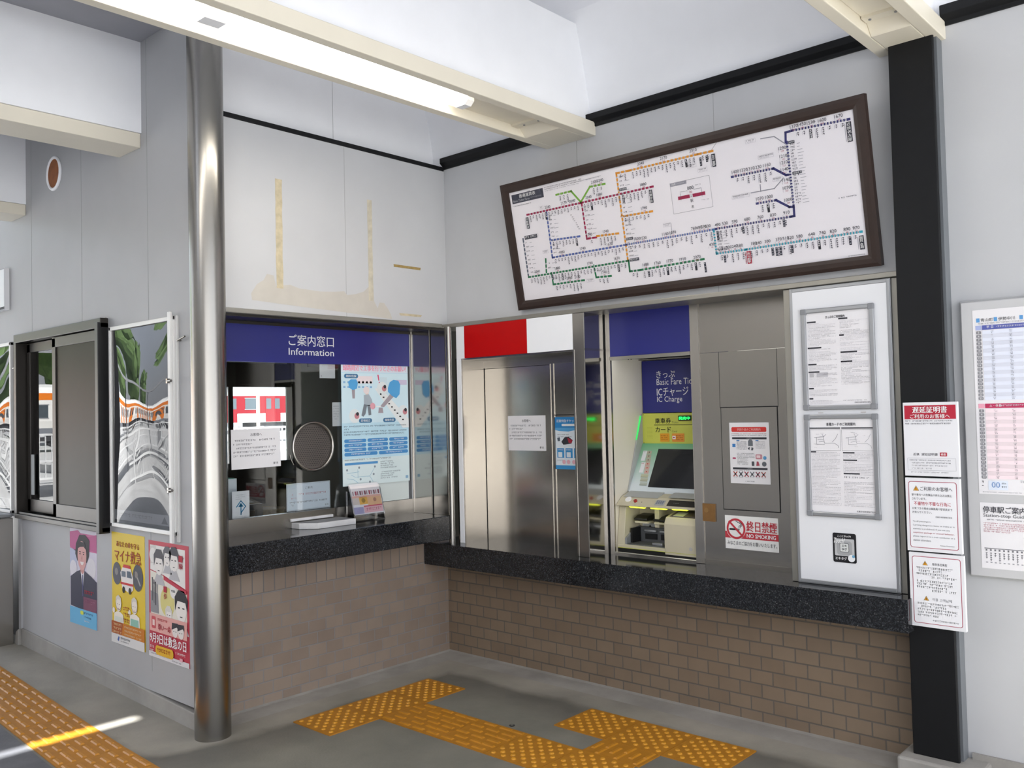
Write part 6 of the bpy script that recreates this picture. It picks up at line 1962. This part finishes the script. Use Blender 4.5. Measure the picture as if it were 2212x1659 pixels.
def train(name_, x, y0, y1, low, mid, roof, label, bands):
    root = empty(name_, (x - 1.4, (y0 + y1) / 2, 0.0)); tag(root, label, 'train')
    R_ = plain(name_ + '_roof', roof, 0.5, noise=0.02)
    for z0, z1, c, part in bands:
        b = MB(); b.box(x - 2.8, y0, z0, x, y1, z1, plain(name_ + '_' + part, c, 0.35, noise=0.01)); b.build(part, root)
    b = MB(); b.prism([(x - 2.8, bands[-1][1]), (x, bands[-1][1]), (x - 0.25, bands[-1][1] + 0.35), (x - 0.9, bands[-1][1] + 0.55), (x - 1.9, bands[-1][1] + 0.55), (x - 2.55, bands[-1][1] + 0.35)], y0, y1, R_, 'y'); b.build('roof', root)
    G_ = plain('train_glass', '4b5358', 0.1, noise=0)
    y = y0 + 1.6
    i = 0
    while y < y1 - 1.6:
        if i % 2:
            b = MB(); b.box(x, y - 0.62, low, x + 0.015, y + 0.62, mid + 0.15, plain(name_ + '_door', bands[-1][2], 0.35)); d_ = b.build('door', root)
            for q in (-0.36, 0.36):
                b = MB(); b.box(x + 0.015, y + q - 0.2, mid - 0.75, x + 0.02, y + q + 0.2, mid, G_); b.build('door_window', d_)
        else:
            b = MB(); b.box(x, y - 0.5, mid - 0.75, x + 0.01, y + 0.5, mid, G_); w_ = b.build('window', root)
            b = MB(); b.box(x, y - 0.55, mid, x + 0.02, y + 0.55, mid + 0.05, M['alu']); b.box(x, y - 0.55, mid - 0.8, x + 0.02, y + 0.55, mid - 0.75, M['alu']); b.build('window_frame', w_)
        y += 1.75; i += 1
    UN = plain('underframe', '3a3a3c', 0.6, noise=0.15)
    for k in range(int((y1 - y0) / 3.2)):
        yy = y0 + 0.8 + k * 3.2
        b = MB()
        if k % 3 == 0:
            for q in (0, 1.9):
                b.cyl((x - 0.5, yy + q, 0.42), (x - 0.3, yy + q, 0.42), 0.42, UN, 20)
            b.box(x - 0.28, yy - 0.4, 0.35, x - 0.2, yy + 2.3, 0.6, UN); b.build('bogie', root)
        else:
            b.box(x - 2.2, yy, 0.45, x - 0.15, yy + 2.1, bands[0][0], UN); b.build('equipment_box', root)
    return root
train('red_train', -52, 8, 58, 1.15, 2.83, 'd9d9d6', 'red and white train on the far track seen through the office window',
      [(1.13, 1.76, 'e6e3dc', 'lower_body'), (1.76, 3.02, '720d18', 'upper_body')])
train('orange_train', -52, -60, -9, 1.15, 2.50, 'd8d8d4', 'orange and white train on the far track mirrored in the side wall window',
      [(1.13, 1.55, 'd8d6d0', 'lower_body'), (1.55, 2.80, 'e8e6e0', 'middle_body'), (2.80, 3.22, 'e0791a', 'upper_body')])
# platform shelter roof
cp = empty('platform_shelter', (-14, -14, 0.06)); tag(cp, 'grey platform shelter roof on dark posts mirrored in the side wall window', 'shelter')
b = MB(); b.prism([(-15.6, 3.05), (-12.4, 2.80), (-12.4, 2.72), (-15.6, 2.97)], -26, -3.5, plain('shelter_grey', '9a9c9f', 0.5), 'y'); b.build('roof', cp)
for y in (-24.0, -18.0, -12.0, -6.0):
    b = MB(); b.cyl((-14.0, y, 0.05), (-14.0, y, 2.88), 0.07, plain('shelter_post', '4a4d50', 0.5), 16); b.build('post', cp)
# utility pole beside the red train
b = MB(); b.cyl((-47, 28.0, 0), (-47, 28.0, 7.5), 0.12, plain('pole_tan', 'b5aa92', 0.7), 14); b.cyl((-47, 27.4, 6.6), (-47, 28.6, 6.6), 0.05, plain('pole_tan', 'b5aa92'), 8)
tag(b.build('line_pole'), 'pale line pole standing in front of the red train', 'pole')
# trees
def tree(x, y, h, r, seed, label):
    root = empty('tree', (x, y, 0)); tag(root, label, 'tree', 'trees beyond the tracks')
    b = MB(); b.cyl((x, y, -0.1), (x, y, h * 0.55), 0.22, leafy('bark', '4a3b2c', '6b5a46'), 12, 0.12); b.build('trunk', root)
    q = random.Random(seed)
    b = MB()
    lf = leafy('foliage', '1f3a17', '6d8a4a')
    for k in range(26):
        a, e = q.uniform(0, 6.28), q.uniform(-0.9, 1.2)
        c = Vector((x + r * 0.7 * math.cos(a) * math.cos(e), y + r * 0.7 * math.sin(a) * math.cos(e), h * 0.68 + r * 0.8 * math.sin(e)))
        n, m2 = 10, 6
        rr = r * q.uniform(0.35, 0.55)
        vs_ = []
        for j in range(m2 + 1):
            for i in range(n):
                th, ph = math.pi * j / m2, 2 * math.pi * i / n
                k2 = rr * q.uniform(0.8, 1.15)
                vs_.append(c + Vector((math.sin(th) * math.cos(ph), math.sin(th) * math.sin(ph), math.cos(th))) * k2)
        b.add(vs_, [(j * n + i, (j + 1) * n + i, (j + 1) * n + (i + 1) % n, j * n + (i + 1) % n) for j in range(m2) for i in range(n)], lf)
    b.build('crown', root)
tree(-66, -18, 11, 4.6, 1, 'broad green tree behind the orange train, nearest the shelter')
tree(-68, -30, 13, 5.2, 2, 'tallest green tree behind the orange train')
tree(-66, -42, 10, 4.5, 3, 'green tree farthest along behind the orange train')

# unseen building added across the forecourt to darken the steel reflections
bd = empty('station_annex', (0, -13, -0.02)); tag(bd, 'unseen low grey building added across the forecourt to dim reflections in the steel panels', 'building')
b = MB(); b.box(-9, -16, -0.02, 9, -12.0, 3.4, plain('annex_wall', 'bdb5a8', 0.6, noise=0.06)); b.build('wall', bd)
b = MB(); b.box(-9.4, -16.3, 3.4, 9.4, -11.3, 3.65, plain('annex_roof', '5d5c5a', 0.6)); b.build('roof', bd)
for x in (-7.0, -4.4, -1.8, 0.8, 3.4, 6.0):
    b = MB(); b.box(x, -12.0, 0.9, x + 1.6, -11.96, 2.3, plain('annex_glass', '34393c', 0.2, noise=0)); w_ = b.build('window', bd)
    b = MB(); b.box(x - 0.06, -12.0, 0.84, x + 1.66, -11.94, 0.9, M['alu']); b.box(x - 0.06, -12.0, 2.3, x + 1.66, -11.94, 2.36, M['alu']); b.build('window_frame', w_)
